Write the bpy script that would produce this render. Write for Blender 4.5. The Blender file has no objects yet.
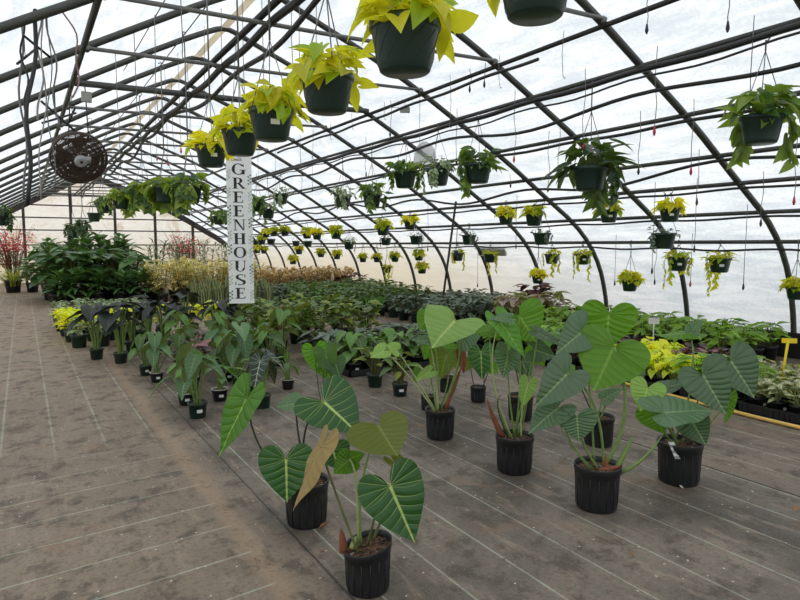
import bpy, math, random
from mathutils import Vector, Matrix, Quaternion
SC = bpy.context.scene
COL = SC.collection
V = Vector
rnd = random.Random(7)
# ------------------------------------------------------------------ camera
F, CX, CY, VPX, VPY, EYE = 600.0, 400.0, 300.0, 22.0, 245.0, 1.5
pit = math.atan((CY - VPY) / F)
yaw = math.atan2((CX - VPX) / F, math.cos(pit) + (CY - VPY) / F * math.sin(pit))
FW = V((math.sin(yaw) * math.cos(pit), math.cos(yaw) * math.cos(pit), -math.sin(pit)))
RT = V((math.cos(yaw), -math.sin(yaw), 0)); UP = RT.cross(FW)
EP = V((0, 0, EYE))
cam = bpy.data.objects.new('camera', bpy.data.cameras.new('camera'))
COL.objects.link(cam)
cam.data.sensor_fit = 'HORIZONTAL'; cam.data.sensor_width = 36; cam.data.lens = 27
cam.data.clip_start = 0.05
cam.matrix_world = Matrix.Translation(EP) @ Matrix((RT, UP, -FW)).transposed().to_4x4()
SC.camera = cam
def ray(x, y): return FW * F + RT * (x - CX) + UP * (CY - y)
def ground(x, y, z=0.0):
    d = ray(x, y); return EP + d * ((z - EYE) / d.z)
def at_x(x, y, X):
    d = ray(x, y); return EP + d * (X / d.x)
def at_y(x, y, Y):
    d = ray(x, y); return EP + d * (Y / d.y)
def at_d(x, y, dep): return EP + ray(x, y) * (dep / F)
def depth(p): return (p - EP).dot(FW)
ORD = 'zero first second third fourth fifth sixth seventh eighth ninth tenth eleventh twelfth thirteenth fourteenth fifteenth sixteenth seventeenth eighteenth nineteenth twentieth'.split()
ORD += ['twenty-' + w for w in ORD[1:10]] + ['thirtieth'] + ['thirty-' + w for w in ORD[1:10]]
# ------------------------------------------------------------------ materials
def newmat(name):
    m = bpy.data.materials.new(name); m.use_nodes = True
    nt = m.node_tree; nt.nodes.clear()
    return m, nt, nt.nodes, nt.links
def nd(N, t, **k):
    n = N.new(t)
    for a, b in k.items(): setattr(n, a, b)
    return n
def mathn(N, L, op, a, b=None, c=None, clamp=False):
    n = N.new('ShaderNodeMath'); n.operation = op; n.use_clamp = clamp
    for i, v in enumerate((a, b, c)):
        if v is None: continue
        if isinstance(v, (int, float)): n.inputs[i].default_value = v
        else: L.new(v, n.inputs[i])
    return n.outputs[0]
def mixc(N, L, f, a, b, blend='MIX'):
    n = N.new('ShaderNodeMix'); n.data_type = 'RGBA'; n.blend_type = blend; n.clamp_factor = True
    for s, v in ((n.inputs[0], f), (n.inputs[6], a), (n.inputs[7], b)):
        if isinstance(v, (int, float)): s.default_value = v
        elif isinstance(v, tuple): s.default_value = (*v[:3], 1)
        else: L.new(v, s)
    return n.outputs[2]
def step(N, L, v, lo, hi):
    n = N.new('ShaderNodeMapRange'); n.interpolation_type = 'SMOOTHSTEP'
    L.new(v, n.inputs[0]); n.inputs[1].default_value = lo; n.inputs[2].default_value = hi
    return n.outputs[0]
def noise(N, L, vec, scale, detail=3, rough=.55, dist=0):
    n = N.new('ShaderNodeTexNoise'); n.inputs['Scale'].default_value = scale
    n.inputs['Detail'].default_value = detail; n.inputs['Roughness'].default_value = rough
    n.inputs['Distortion'].default_value = dist
    if vec is not None: L.new(vec, n.inputs['Vector'])
    return n.outputs[0]
def plain(name, col, rough=.5, metal=0, var=.15, scale=12, spec=.5, bump=0):
    m, nt, N, L = newmat(name)
    o = nd(N, 'ShaderNodeOutputMaterial'); p = nd(N, 'ShaderNodeBsdfPrincipled')
    tc = nd(N, 'ShaderNodeTexCoord')
    f = noise(N, L, tc.outputs['Object'], scale, 4)
    c = mixc(N, L, f, tuple(x * (1 - var) for x in col), tuple(min(1, x * (1 + var)) for x in col))
    L.new(c, p.inputs['Base Color']); p.inputs['Roughness'].default_value = rough
    p.inputs['Metallic'].default_value = metal; p.inputs['Specular IOR Level'].default_value = spec
    if bump:
        b = nd(N, 'ShaderNodeBump'); b.inputs['Strength'].default_value = bump; b.inputs['Distance'].default_value = .01
        L.new(f, b.inputs['Height']); L.new(b.outputs[0], p.inputs['Normal'])
    L.new(p.outputs[0], o.inputs[0]); return m
def leafmat(name, base, vein=None, n=7, vw=.1, back=None, rough=.42, trans=.28, var=.3, edge=None, ew=.55, blotch=None, bth=.5, bscale=6, tip=None, spec=.5, bump=.0, tcol=None, slope=.75, vs=.6):
    m, nt, N, L = newmat(name)
    o = nd(N, 'ShaderNodeOutputMaterial'); p = nd(N, 'ShaderNodeBsdfPrincipled')
    t = nd(N, 'ShaderNodeBsdfTranslucent'); mx = nd(N, 'ShaderNodeMixShader')
    u1 = nd(N, 'ShaderNodeUVMap', uv_map='UVMap'); u2 = nd(N, 'ShaderNodeUVMap', uv_map='Edge')
    s1 = nd(N, 'ShaderNodeSeparateXYZ'); s2 = nd(N, 'ShaderNodeSeparateXYZ')
    L.new(u1.outputs[0], s1.inputs[0]); L.new(u2.outputs[0], s2.inputs[0])
    x = mathn(N, L, 'ABSOLUTE', s1.outputs[0]); y = s1.outputs[1]
    e = mathn(N, L, 'ABSOLUTE', s2.outputs[0]); r = s2.outputs[1]
    dk = tuple(c * (1 - var) for c in base); lt = tuple(min(1, c * (1 + var)) for c in base)
    c = mixc(N, L, r, dk, lt)
    geo = nd(N, 'ShaderNodeNewGeometry')
    if tip: c = mixc(N, L, step(N, L, r, .55, .75), c, tip)
    if blotch:
        cmb = nd(N, 'ShaderNodeCombineXYZ'); L.new(s2.outputs[0], cmb.inputs[0])
        L.new(y, cmb.inputs[1]); L.new(mathn(N, L, 'MULTIPLY', r, 37.0), cmb.inputs[2])
        bn = noise(N, L, cmb.outputs[0], bscale * .5, 3)
        c = mixc(N, L, step(N, L, bn, bth - .04, bth + .04), c, blotch)
    if edge: c = mixc(N, L, step(N, L, e, ew, ew + .12), c, edge)
    h = None
    if back: c = mixc(N, L, geo.outputs['Backfacing'], c, back)
    if vein:
        f = mathn(N, L, 'SUBTRACT', y, mathn(N, L, 'MULTIPLY', x, slope))
        f = mathn(N, L, 'ADD', f, mathn(N, L, 'MULTIPLY', mathn(N, L, 'MULTIPLY', x, x), .9))
        fr = mathn(N, L, 'FRACT', mathn(N, L, 'MULTIPLY', mathn(N, L, 'ADD', f, 3.0), float(n)))
        d = mathn(N, L, 'ABSOLUTE', mathn(N, L, 'SUBTRACT', fr, .5))
        d = mathn(N, L, 'SUBTRACT', .5, d)
        w = mathn(N, L, 'MULTIPLY_ADD', e, -vw * .85, vw)
        sec = mathn(N, L, 'SUBTRACT', 1.0, step(N, L, mathn(N, L, 'DIVIDE', d, mathn(N, L, 'MAXIMUM', w, .012)), .35, 1.2))
        ang = mathn(N, L, 'ARCTAN2', y, mathn(N, L, 'ADD', x, .0001))
        fa = mathn(N, L, 'FRACT', mathn(N, L, 'ADD', mathn(N, L, 'MULTIPLY', ang, 2.3), 3.37))
        da = mathn(N, L, 'SUBTRACT', .5, mathn(N, L, 'ABSOLUTE', mathn(N, L, 'SUBTRACT', fa, .5)))
        rad = mathn(N, L, 'SQRT', mathn(N, L, 'ADD', mathn(N, L, 'MULTIPLY', x, x), mathn(N, L, 'MULTIPLY', y, y)))
        wa = mathn(N, L, 'DIVIDE', vw * .16, mathn(N, L, 'MAXIMUM', rad, .05))
        seca = mathn(N, L, 'SUBTRACT', 1.0, step(N, L, mathn(N, L, 'DIVIDE', da, mathn(N, L, 'MAXIMUM', mathn(N, L, 'MINIMUM', wa, .3), .02)), .35, 1.2))
        inlobe = mathn(N, L, 'LESS_THAN', f, .0)
        sec = mathn(N, L, 'ADD', mathn(N, L, 'MULTIPLY', sec, mathn(N, L, 'SUBTRACT', 1.0, inlobe)), mathn(N, L, 'MULTIPLY', seca, inlobe))
        d = mathn(N, L, 'ADD', mathn(N, L, 'MULTIPLY', d, mathn(N, L, 'SUBTRACT', 1.0, inlobe)), mathn(N, L, 'MULTIPLY', da, inlobe))
        sec = mathn(N, L, 'MULTIPLY', sec, vs)
        mid = mathn(N, L, 'SUBTRACT', 1.0, step(N, L, mathn(N, L, 'ADD', x, mathn(N, L, 'MULTIPLY', y, .012)), .012, .034))
        mask = mathn(N, L, 'MAXIMUM', sec, mid)
        vb = tuple(a * .5 + b * .5 for a, b in zip(vein, back)) if back else vein
        vc = mixc(N, L, geo.outputs['Backfacing'], vein, vb)
        c = mixc(N, L, mask, c, vc)
        if bump:
            b = nd(N, 'ShaderNodeBump'); b.inputs['Strength'].default_value = bump; b.inputs['Distance'].default_value = .012
            L.new(mathn(N, L, 'SQRT', d), b.inputs['Height']); L.new(b.outputs[0], p.inputs['Normal'])
    L.new(c, p.inputs['Base Color']); p.inputs['Roughness'].default_value = rough
    p.inputs['Specular IOR Level'].default_value = spec
    tc = mixc(N, L, 1.0, c, tcol or (1.0, 1.0, .55), 'MULTIPLY')
    g = nd(N, 'ShaderNodeMix', data_type='RGBA', blend_type='ADD'); g.inputs[0].default_value = .6
    L.new(tc, g.inputs[6]); L.new(tc, g.inputs[7])
    L.new(g.outputs[2], t.inputs[0])
    mx.inputs[0].default_value = trans
    L.new(p.outputs[0], mx.inputs[1]); L.new(t.outputs[0], mx.inputs[2]); L.new(mx.outputs[0], o.inputs[0])
    return m
M = {}
M['galv'] = plain('galvanised_steel', (.065, .067, .06), .45, .35, .25, 9)
M['galv_light'] = plain('pale_galvanised_steel', (.15, .15, .14), .45, .35, .25, 9)
M['dark_pipe'] = plain('dark_pipe', (.013, .013, .013), .5, 0, .3)
M['wire'] = plain('wire', (.16, .16, .16), .45, .5)
M['wire_dark'] = plain('dark_wire', (.03, .03, .03), .5, .2)
M['rope'] = plain('pale_cord', (.34, .32, .3), .8)
M['rope_red'] = plain('reddish_cord', (.3, .17, .17), .8)
M['wood_pale'] = plain('pale_wood', (.55, .42, .28), .7, 0, .25, 4)
M['wood_dark'] = plain('weathered_dark_wood', (.05, .04, .033), .8, 0, .4, 5)
M['black_pot'] = plain('black_plastic', (.014, .015, .017), .42, 0, .3, 25)
M['green_pot'] = plain('dark_green_plastic', (.010, .033, .022), .38, 0, .2, 25)
M['basket_pot'] = plain('dark_basket_plastic', (.013, .034, .024), .36, 0, .25, 20)
M['white_plastic'] = plain('white_plastic', (.75, .75, .72), .5, 0, .08)
M['rim_pale'] = plain('pale_pot_rim', (.5, .48, .44), .6, 0, .3, 60)
M['yellow_plastic'] = plain('yellow_plastic', (.95, .66, .02), .45, 0, .1)
M['hose'] = plain('tan_hose', (.78, .50, .12), .5, 0, .25, 5)
M['red_tip'] = plain('red_plastic', (.5, .03, .05), .4, 0, .2)
M['stem_green'] = plain('stem_green', (.17, .27, .06), .45, 0, .4, 20)
M['stem_pale'] = plain('stem_pale', (.36, .42, .16), .45, 0, .35, 20)
M['stem_dark'] = plain('stem_dark', (.035, .03, .018), .45, 0, .4, 20)
M['stem_olive'] = plain('stem_olive', (.12, .13, .04), .5, 0, .5, 16)
M['sheath'] = plain('brown_sheath', (.22, .07, .03), .7, 0, .5, 20)
M['coir'] = plain('coir_pole', (.15, .08, .035), .95, 0, .5, 60, bump=.6)
M['bark'] = plain('bark', (.12, .08, .05), .9, 0, .4, 20)
M['baseboard'] = plain('black_ground_cloth', (.012, .012, .012), .8, 0, .4, 3)
M['motor'] = plain('grey_motor', (.42, .42, .42), .4, .3, .2)
M['rust'] = plain('rusty_dusty_metal', (.06, .038, .026), .85, .1, .6, 9)
M['dry_leaf'] = plain('dry_leaf', (.32, .17, .07), .8, 0, .4, 30)
M['tin'] = plain('grey_box_metal', (.3, .31, .28), .5, .2, .15)
def mat_soil():
    m, nt, N, L = newmat('bark_soil')
    o = nd(N, 'ShaderNodeOutputMaterial'); p = nd(N, 'ShaderNodeBsdfPrincipled'); g = nd(N, 'ShaderNodeNewGeometry')
    v = nd(N, 'ShaderNodeTexVoronoi'); v.inputs['Scale'].default_value = 75; L.new(g.outputs['Position'], v.inputs['Vector'])
    r = nd(N, 'ShaderNodeValToRGB'); L.new(v.outputs['Color'], r.inputs[0])
    els = r.color_ramp.elements
    els[0].position = .2; els[0].color = (.02, .014, .01, 1); els[1].position = .95; els[1].color = (.5, .42, .34, 1)
    a = els.new(.55); a.color = (.09, .045, .025, 1); a = els.new(.82); a.color = (.2, .1, .05, 1)
    L.new(r.outputs[0], p.inputs['Base Color']); p.inputs['Roughness'].default_value = .95
    b = nd(N, 'ShaderNodeBump'); b.inputs['Strength'].default_value = .9; b.inputs['Distance'].default_value = .01
    L.new(v.outputs['Distance'], b.inputs['Height']); L.new(b.outputs[0], p.inputs['Normal'])
    L.new(p.outputs[0], o.inputs[0]); return m
M['soil'] = mat_soil()
def mat_film(name, a, b2, tr=.82, dirt=0.0):
    m, nt, N, L = newmat(name)
    o = nd(N, 'ShaderNodeOutputMaterial'); t = nd(N, 'ShaderNodeBsdfTranslucent'); d = nd(N, 'ShaderNodeBsdfDiffuse')
    g = nd(N, 'ShaderNodeNewGeometry'); mp = nd(N, 'ShaderNodeMapping'); mp.inputs['Scale'].default_value = (1, .35, 2.2)
    L.new(g.outputs['Position'], mp.inputs[0])
    n1 = noise(N, L, mp.outputs[0], 3.2, 6, .65, .6)
    n2 = noise(N, L, g.outputs['Position'], 26, 3, .6, 0)
    f = mathn(N, L, 'ADD', mathn(N, L, 'MULTIPLY', n1, .75), mathn(N, L, 'MULTIPLY', n2, .25))
    c = mixc(N, L, step(N, L, f, .36, .62), a, b2)
    # low part of the film turns cream towards the back
    sz = nd(N, 'ShaderNodeSeparateXYZ'); L.new(g.outputs['Position'], sz.inputs[0])
    low = mathn(N, L, 'MULTIPLY', mathn(N, L, 'SUBTRACT', 1.0, step(N, L, sz.outputs[2], .7, 2.0)), step(N, L, sz.outputs[1], 5.0, 14.0))
    c = mixc(N, L, mathn(N, L, 'MULTIPLY', low, .85), c, (.80, .70, .52))
    if dirt:
        n3 = noise(N, L, g.outputs['Position'], 1.3, 5, .6, .5)
        c = mixc(N, L, mathn(N, L, 'MULTIPLY', step(N, L, n3, .5, .72), dirt), c, (.5, .36, .2))
    L.new(c, t.inputs[0]); L.new(c, d.inputs[0])
    bm = nd(N, 'ShaderNodeBump'); bm.inputs['Strength'].default_value = .5; bm.inputs['Distance'].default_value = .04
    L.new(n1, bm.inputs['Height']); L.new(bm.outputs[0], d.inputs['Normal'])
    mx = nd(N, 'ShaderNodeMixShader'); mx.inputs[0].default_value = 1 - tr
    L.new(t.outputs[0], mx.inputs[1]); L.new(d.outputs[0], mx.inputs[2]); L.new(mx.outputs[0], o.inputs[0]); return m
M['film'] = mat_film('poly_film', (.62, .665, .70), (.85, .865, .875))
M['ridge_tape'] = mat_film('beige_ridge_strip', (.78, .70, .58), (.90, .83, .73))
M['end_film'] = mat_film('cream_end_panel', (.86, .82, .73), (.95, .92, .85), .88, .55)
def mat_floor():
    m, nt, N, L = newmat('woven_ground_cloth')
    o = nd(N, 'ShaderNodeOutputMaterial'); p = nd(N, 'ShaderNodeBsdfPrincipled'); g = nd(N, 'ShaderNodeNewGeometry')
    s = nd(N, 'ShaderNodeSeparateXYZ'); pos = g.outputs['Position']; L.new(pos, s.inputs[0]); X, Y = s.outputs[0], s.outputs[1]
    def band(v, centre, half, soft):
        d = mathn(N, L, 'ABSOLUTE', mathn(N, L, 'SUBTRACT', v, centre))
        return mathn(N, L, 'SUBTRACT', 1.0, step(N, L, d, half, half + soft))
    def lines(v, start, pitch, half):
        fr = mathn(N, L, 'FRACT', mathn(N, L, 'ADD', mathn(N, L, 'DIVIDE', mathn(N, L, 'SUBTRACT', v, start), pitch), 50.5))
        d = mathn(N, L, 'MULTIPLY', mathn(N, L, 'ABSOLUTE', mathn(N, L, 'SUBTRACT', fr, .5)), pitch)
        return mathn(N, L, 'SUBTRACT', 1.0, step(N, L, d, half, half * 1.9))
    n1 = noise(N, L, pos, .9, 6, .6, .4); n2 = noise(N, L, pos, 5.5, 6, .68, .3); n3 = noise(N, L, pos, 38, 4, .6)
    mp = nd(N, 'ShaderNodeMapping'); mp.inputs['Scale'].default_value = (9, 1.6, 1); L.new(pos, mp.inputs[0])
    n4 = noise(N, L, mp.outputs[0], 1.4, 5, .7)
    aisle = mathn(N, L, 'SUBTRACT', 1.0, step(N, L, X, .95, 1.15))
    right = step(N, L, X, 3.87, 3.90)
    c = mixc(N, L, step(N, L, n1, .36, .64), (.070, .066, .062), (.165, .150, .134))
    c = mixc(N, L, mathn(N, L, 'MULTIPLY', aisle, .6), c, (.225, .185, .148))
    c = mixc(N, L, mathn(N, L, 'MULTIPLY', right, .5), c, (.165, .138, .112))
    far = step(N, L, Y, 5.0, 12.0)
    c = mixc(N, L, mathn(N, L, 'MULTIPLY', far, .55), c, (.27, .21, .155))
    c = mixc(N, L, mathn(N, L, 'MULTIPLY', step(N, L, n2, .5, .62), .75), c, (.062, .055, .048))
    c = mixc(N, L, mathn(N, L, 'MULTIPLY', step(N, L, n4, .5, .68), .6), c, (.25, .215, .18))
    c = mixc(N, L, mathn(N, L, 'MULTIPLY', step(N, L, n3, .48, .7), .5), c, (.055, .048, .042))
    # pale bits of perlite and reddish bark
    vo = nd(N, 'ShaderNodeTexVoronoi'); vo.inputs['Scale'].default_value = 24; L.new(pos, vo.inputs['Vector'])
    sp = nd(N, 'ShaderNodeSeparateColor'); L.new(vo.outputs['Color'], sp.inputs[0])
    spot = mathn(N, L, 'MULTIPLY', mathn(N, L, 'SUBTRACT', 1.0, step(N, L, vo.outputs['Distance'], .1, .16)), step(N, L, sp.outputs[0], .66, .68))
    pick = mixc(N, L, step(N, L, sp.outputs[1], .45, .5), (.5, .46, .4), (.2, .1, .06))
    c = mixc(N, L, spot, c, pick)
    n7 = noise(N, L, pos, 90, 3, .7)
    c = mixc(N, L, mathn(N, L, 'MULTIPLY', step(N, L, n7, .52, .7), .35), c, (.3, .27, .235))
    n5 = noise(N, L, pos, 2.4, 4, .6, .8)
    c = mixc(N, L, mathn(N, L, 'MULTIPLY', mathn(N, L, 'MULTIPLY', step(N, L, n5, .56, .7), step(N, L, n3, .42, .6)), .75), c, (.2, .125, .085))
    # damp dark patches with their own outline
    n6 = noise(N, L, pos, 1.55, 3, .5, 1.2)
    c = mixc(N, L, mathn(N, L, 'MULTIPLY', step(N, L, n6, .64, .67), .55), c, (.05, .047, .045))
    # trodden dirt along the seam
    dirt = mathn(N, L, 'MULTIPLY', band(mathn(N, L, 'MULTIPLY_ADD', n2, .12, X), .95, .02, .06), step(N, L, n3, .3, .6))
    c = mixc(N, L, mathn(N, L, 'MULTIPLY', dirt, .6), c, (.30, .225, .16))
    # woven marker lines
    l1 = mathn(N, L, 'MULTIPLY', lines(X, 1.236, .3265, .0036), step(N, L, X, 1.15, 1.17))
    l2 = mathn(N, L, 'MULTIPLY', mathn(N, L, 'MULTIPLY', lines(mathn(N, L, 'MULTIPLY_ADD', X, -.06, Y), 2.40, .327, .0038), mathn(N, L, 'SUBTRACT', 1.0, step(N, L, X, .86, .9))), mathn(N, L, 'SUBTRACT', 1.0, step(N, L, Y, 4.0, 5.2)))
    l3 = mathn(N, L, 'MULTIPLY', mathn(N, L, 'MULTIPLY', lines(X, .80, .335, .006), mathn(N, L, 'SUBTRACT', 1.0, step(N, L, X, .95, 1.0))), step(N, L, Y, 4.5, 5.5))
    wear = mathn(N, L, 'MULTIPLY_ADD', step(N, L, n2, .35, .6), -.5, .95)
    ln = mathn(N, L, 'MULTIPLY', mathn(N, L, 'MAXIMUM', l1, mathn(N, L, 'MAXIMUM', l2, mathn(N, L, 'MULTIPLY', l3, .7))), wear)
    c = mixc(N, L, mathn(N, L, 'MULTIPLY', ln, .72), c, (.36, .42, .37))
    seam = mathn(N, L, 'MAXIMUM', band(X, 3.87, .006, .006), mathn(N, L, 'MULTIPLY', band(mathn(N, L, 'MULTIPLY_ADD', n2, .02, X), 1.13, .002, .008), .7))
    c = mixc(N, L, seam, c, (.012, .012, .012))
    c = mixc(N, L, 1.0, c, (1.3, 1.19, 1.06), 'MULTIPLY')
    L.new(c, p.inputs['Base Color'])
    L.new(mathn(N, L, 'MULTIPLY_ADD', n2, .4, .42), p.inputs['Roughness']); p.inputs['Specular IOR Level'].default_value = .3
    b = nd(N, 'ShaderNodeBump'); b.inputs['Strength'].default_value = .35; b.inputs['Distance'].default_value = .012
    L.new(mathn(N, L, 'ADD', n2, mathn(N, L, 'MULTIPLY', n4, .6)), b.inputs['Height']); L.new(b.outputs[0], p.inputs['Normal'])
    L.new(p.outputs[0], o.inputs[0]); return m
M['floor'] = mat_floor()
def mat_clear():
    m, nt, N, L = newmat('cloudy_plastic')
    o = nd(N, 'ShaderNodeOutputMaterial'); t = nd(N, 'ShaderNodeBsdfTransparent'); p = nd(N, 'ShaderNodeBsdfPrincipled'); mx = nd(N, 'ShaderNodeMixShader')
    t.inputs[0].default_value = (.9, .9, .9, 1); p.inputs['Base Color'].default_value = (.55, .55, .55, 1); p.inputs['Roughness'].default_value = .3
    mx.inputs[0].default_value = .45
    L.new(t.outputs[0], mx.inputs[1]); L.new(p.outputs[0], mx.inputs[2]); L.new(mx.outputs[0], o.inputs[0]); return m
M['clear'] = mat_clear()
# leaf materials
M['phil'] = leafmat('veined_dark_leaf', (.024, .105, .016), (.45, .58, .17), 6, .075, (.18, .22, .035), .36, .16, .25, bump=.55, vs=.7)
M['phil_grey'] = leafmat('matt_grey_green_leaf', (.075, .160, .060), (.22, .34, .13), 8, .05, (.12, .24, .022), .33, .18, .3, bump=.6, spec=.8, vs=.5)
M['phil_light'] = leafmat('pale_green_leaf', (.26, .45, .09), (.48, .6, .2), 7, .07, (.2, .36, .03), .4, .3, .15, bump=.5, vs=.45)
M['phil_bright'] = leafmat('bright_green_leaf', (.09, .26, .016), (.30, .50, .09), 7, .065, (.105, .26, .010), .4, .34, .25, bump=.7, vs=.75)
M['phil_olive'] = leafmat('olive_leaf', (.13, .19, .02), (.28, .34, .08), 7, .06, (.125, .155, .012), .45, .25, .2, bump=.5, vs=.4)
M['phil_tan'] = leafmat('tan_backed_leaf', (.05, .10, .025), (.4, .36, .15), 7, .07, (.31, .215, .065), .5, .12, .2, bump=.5)
M['mid'] = leafmat('mid_green_leaf', (.085, .195, .03), (.2, .3, .1), 6, .1, (.14, .2, .05), .4, .25, .5)
M['mid_blue'] = leafmat('blue_green_leaf', (.085, .185, .065), (.22, .33, .15), 6, .1, (.13, .18, .07), .4, .2, .4)
M['mid_warm'] = leafmat('warm_green_leaf', (.115, .225, .036), (.24, .34, .1), 6, .1, (.16, .2, .04), .42, .28, .5, tip=(.25, .31, .03))
M['silver'] = leafmat('silver_green_leaf', (.125, .18, .115), (.22, .28, .22), 6, .13, (.10, .13, .07), .42, .15, .5)
M['dark'] = leafmat('dark_green_leaf', (.068, .175, .042), (.10, .18, .06), 7, .08, (.085, .17, .04), .34, .2, .55, tip=(.12, .23, .06))
M['black_leaf'] = leafmat('near_black_leaf', (.020, .028, .022), (.06, .075, .065), 7, .07, (.03, .035, .03), .5, .08, .3, spec=.3)
M['neon'] = leafmat('neon_yellow_green_leaf', (.66, .63, .03), None, rough=.4, trans=.5, var=.3, tip=(.34, .48, .02), back=(.62, .6, .04))
M['neon_gold'] = leafmat('golden_leaf', (.82, .75, .03), None, rough=.4, trans=.5, var=.2, tip=(.5, .58, .03), back=(.76, .7, .04))
M['lime'] = leafmat('lime_leaf', (.86, .84, .04), None, rough=.45, trans=.42, var=.15, tip=(.6, .72, .05))
M['pothos'] = leafmat('pothos_leaf', (.07, .16, .025), None, rough=.35, trans=.3, var=.45, tip=(.20, .30, .03), back=(.2, .3, .05))
M['pothos_dark'] = leafmat('glossy_dark_leaf', (.035, .085, .025), None, rough=.3, trans=.22, var=.5, tip=(.09, .15, .03), back=(.1, .17, .03))
M['pothos_gold'] = leafmat('golden_pothos_leaf', (.075, .16, .03), (.2, .3, .08), 5, .05, rough=.36, trans=.38, var=.45, tip=(.25, .33, .03), back=(.24, .33, .05))
M['vari'] = leafmat('white_marked_leaf', (.12, .22, .07), None, rough=.4, trans=.25, blotch=(.55, .60, .42), bth=.52, var=.4)
M['vari_white'] = leafmat('cream_marked_leaf', (.10, .2, .05), None, rough=.4, trans=.25, blotch=(.65, .62, .38), bth=.48, var=.4)
M['cream'] = leafmat('cream_edged_leaf', (.12, .2, .06), None, rough=.4, trans=.25, edge=(.85, .74, .36), ew=.30, var=.4, tip=(.75, .58, .18))
M['snake'] = leafmat('grey_banded_sword_leaf', (.12, .17, .09), None, rough=.4, trans=.12, edge=(.5, .5, .2), ew=.68, blotch=(.06, .10, .05), bth=.52, bscale=10, var=.4)
M['croton'] = leafmat('tan_and_green_leaf', (.10, .13, .05), None, rough=.4, trans=.2, edge=(.66, .48, .24), ew=.3, blotch=(.55, .34, .14), bth=.52, var=.5, tip=(.52, .28, .13))
M['maroon'] = leafmat('maroon_leaf', (.07, .025, .03), None, rough=.4, trans=.15, var=.5, tip=(.3, .12, .12))
M['pink'] = leafmat('pink_white_leaf', (.5, .42, .38), (.35, .08, .1), 6, .12, rough=.45, trans=.3, var=.35, tip=(.28, .33, .1))
M['leafy'] = leafmat('fresh_yellow_green_leaf', (.25, .45, .04), (.34, .52, .08), 6, .05, rough=.42, trans=.42, var=.5, vs=.3)
M['grass'] = leafmat('yellow_green_grass', (.30, .34, .05), None, rough=.5, trans=.25, var=.4)
M['strap'] = leafmat('fresh_strap_leaf', (.09, .2, .03), (.2, .3, .1), 1, .0, rough=.4, trans=.25, var=.4)
M['spider'] = leafmat('fresh_green_grassy_leaf', (.10, .26, .03), None, rough=.4, trans=.3, var=.4)
M['alocasia_vein'] = leafmat('dark_white_veined_leaf', (.02, .045, .025), (.45, .5, .38), 5, .12, (.05, .07, .04), .35, .1, .2)
M['red_flower'] = leafmat('red_flower', (.75, .05, .09), None, rough=.5, trans=.35, var=.3)
M['bush_leaf'] = leafmat('fine_grey_green_leaf', (.13, .15, .06), None, rough=.5, trans=.25, var=.45, tip=(.28, .13, .06))
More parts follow.
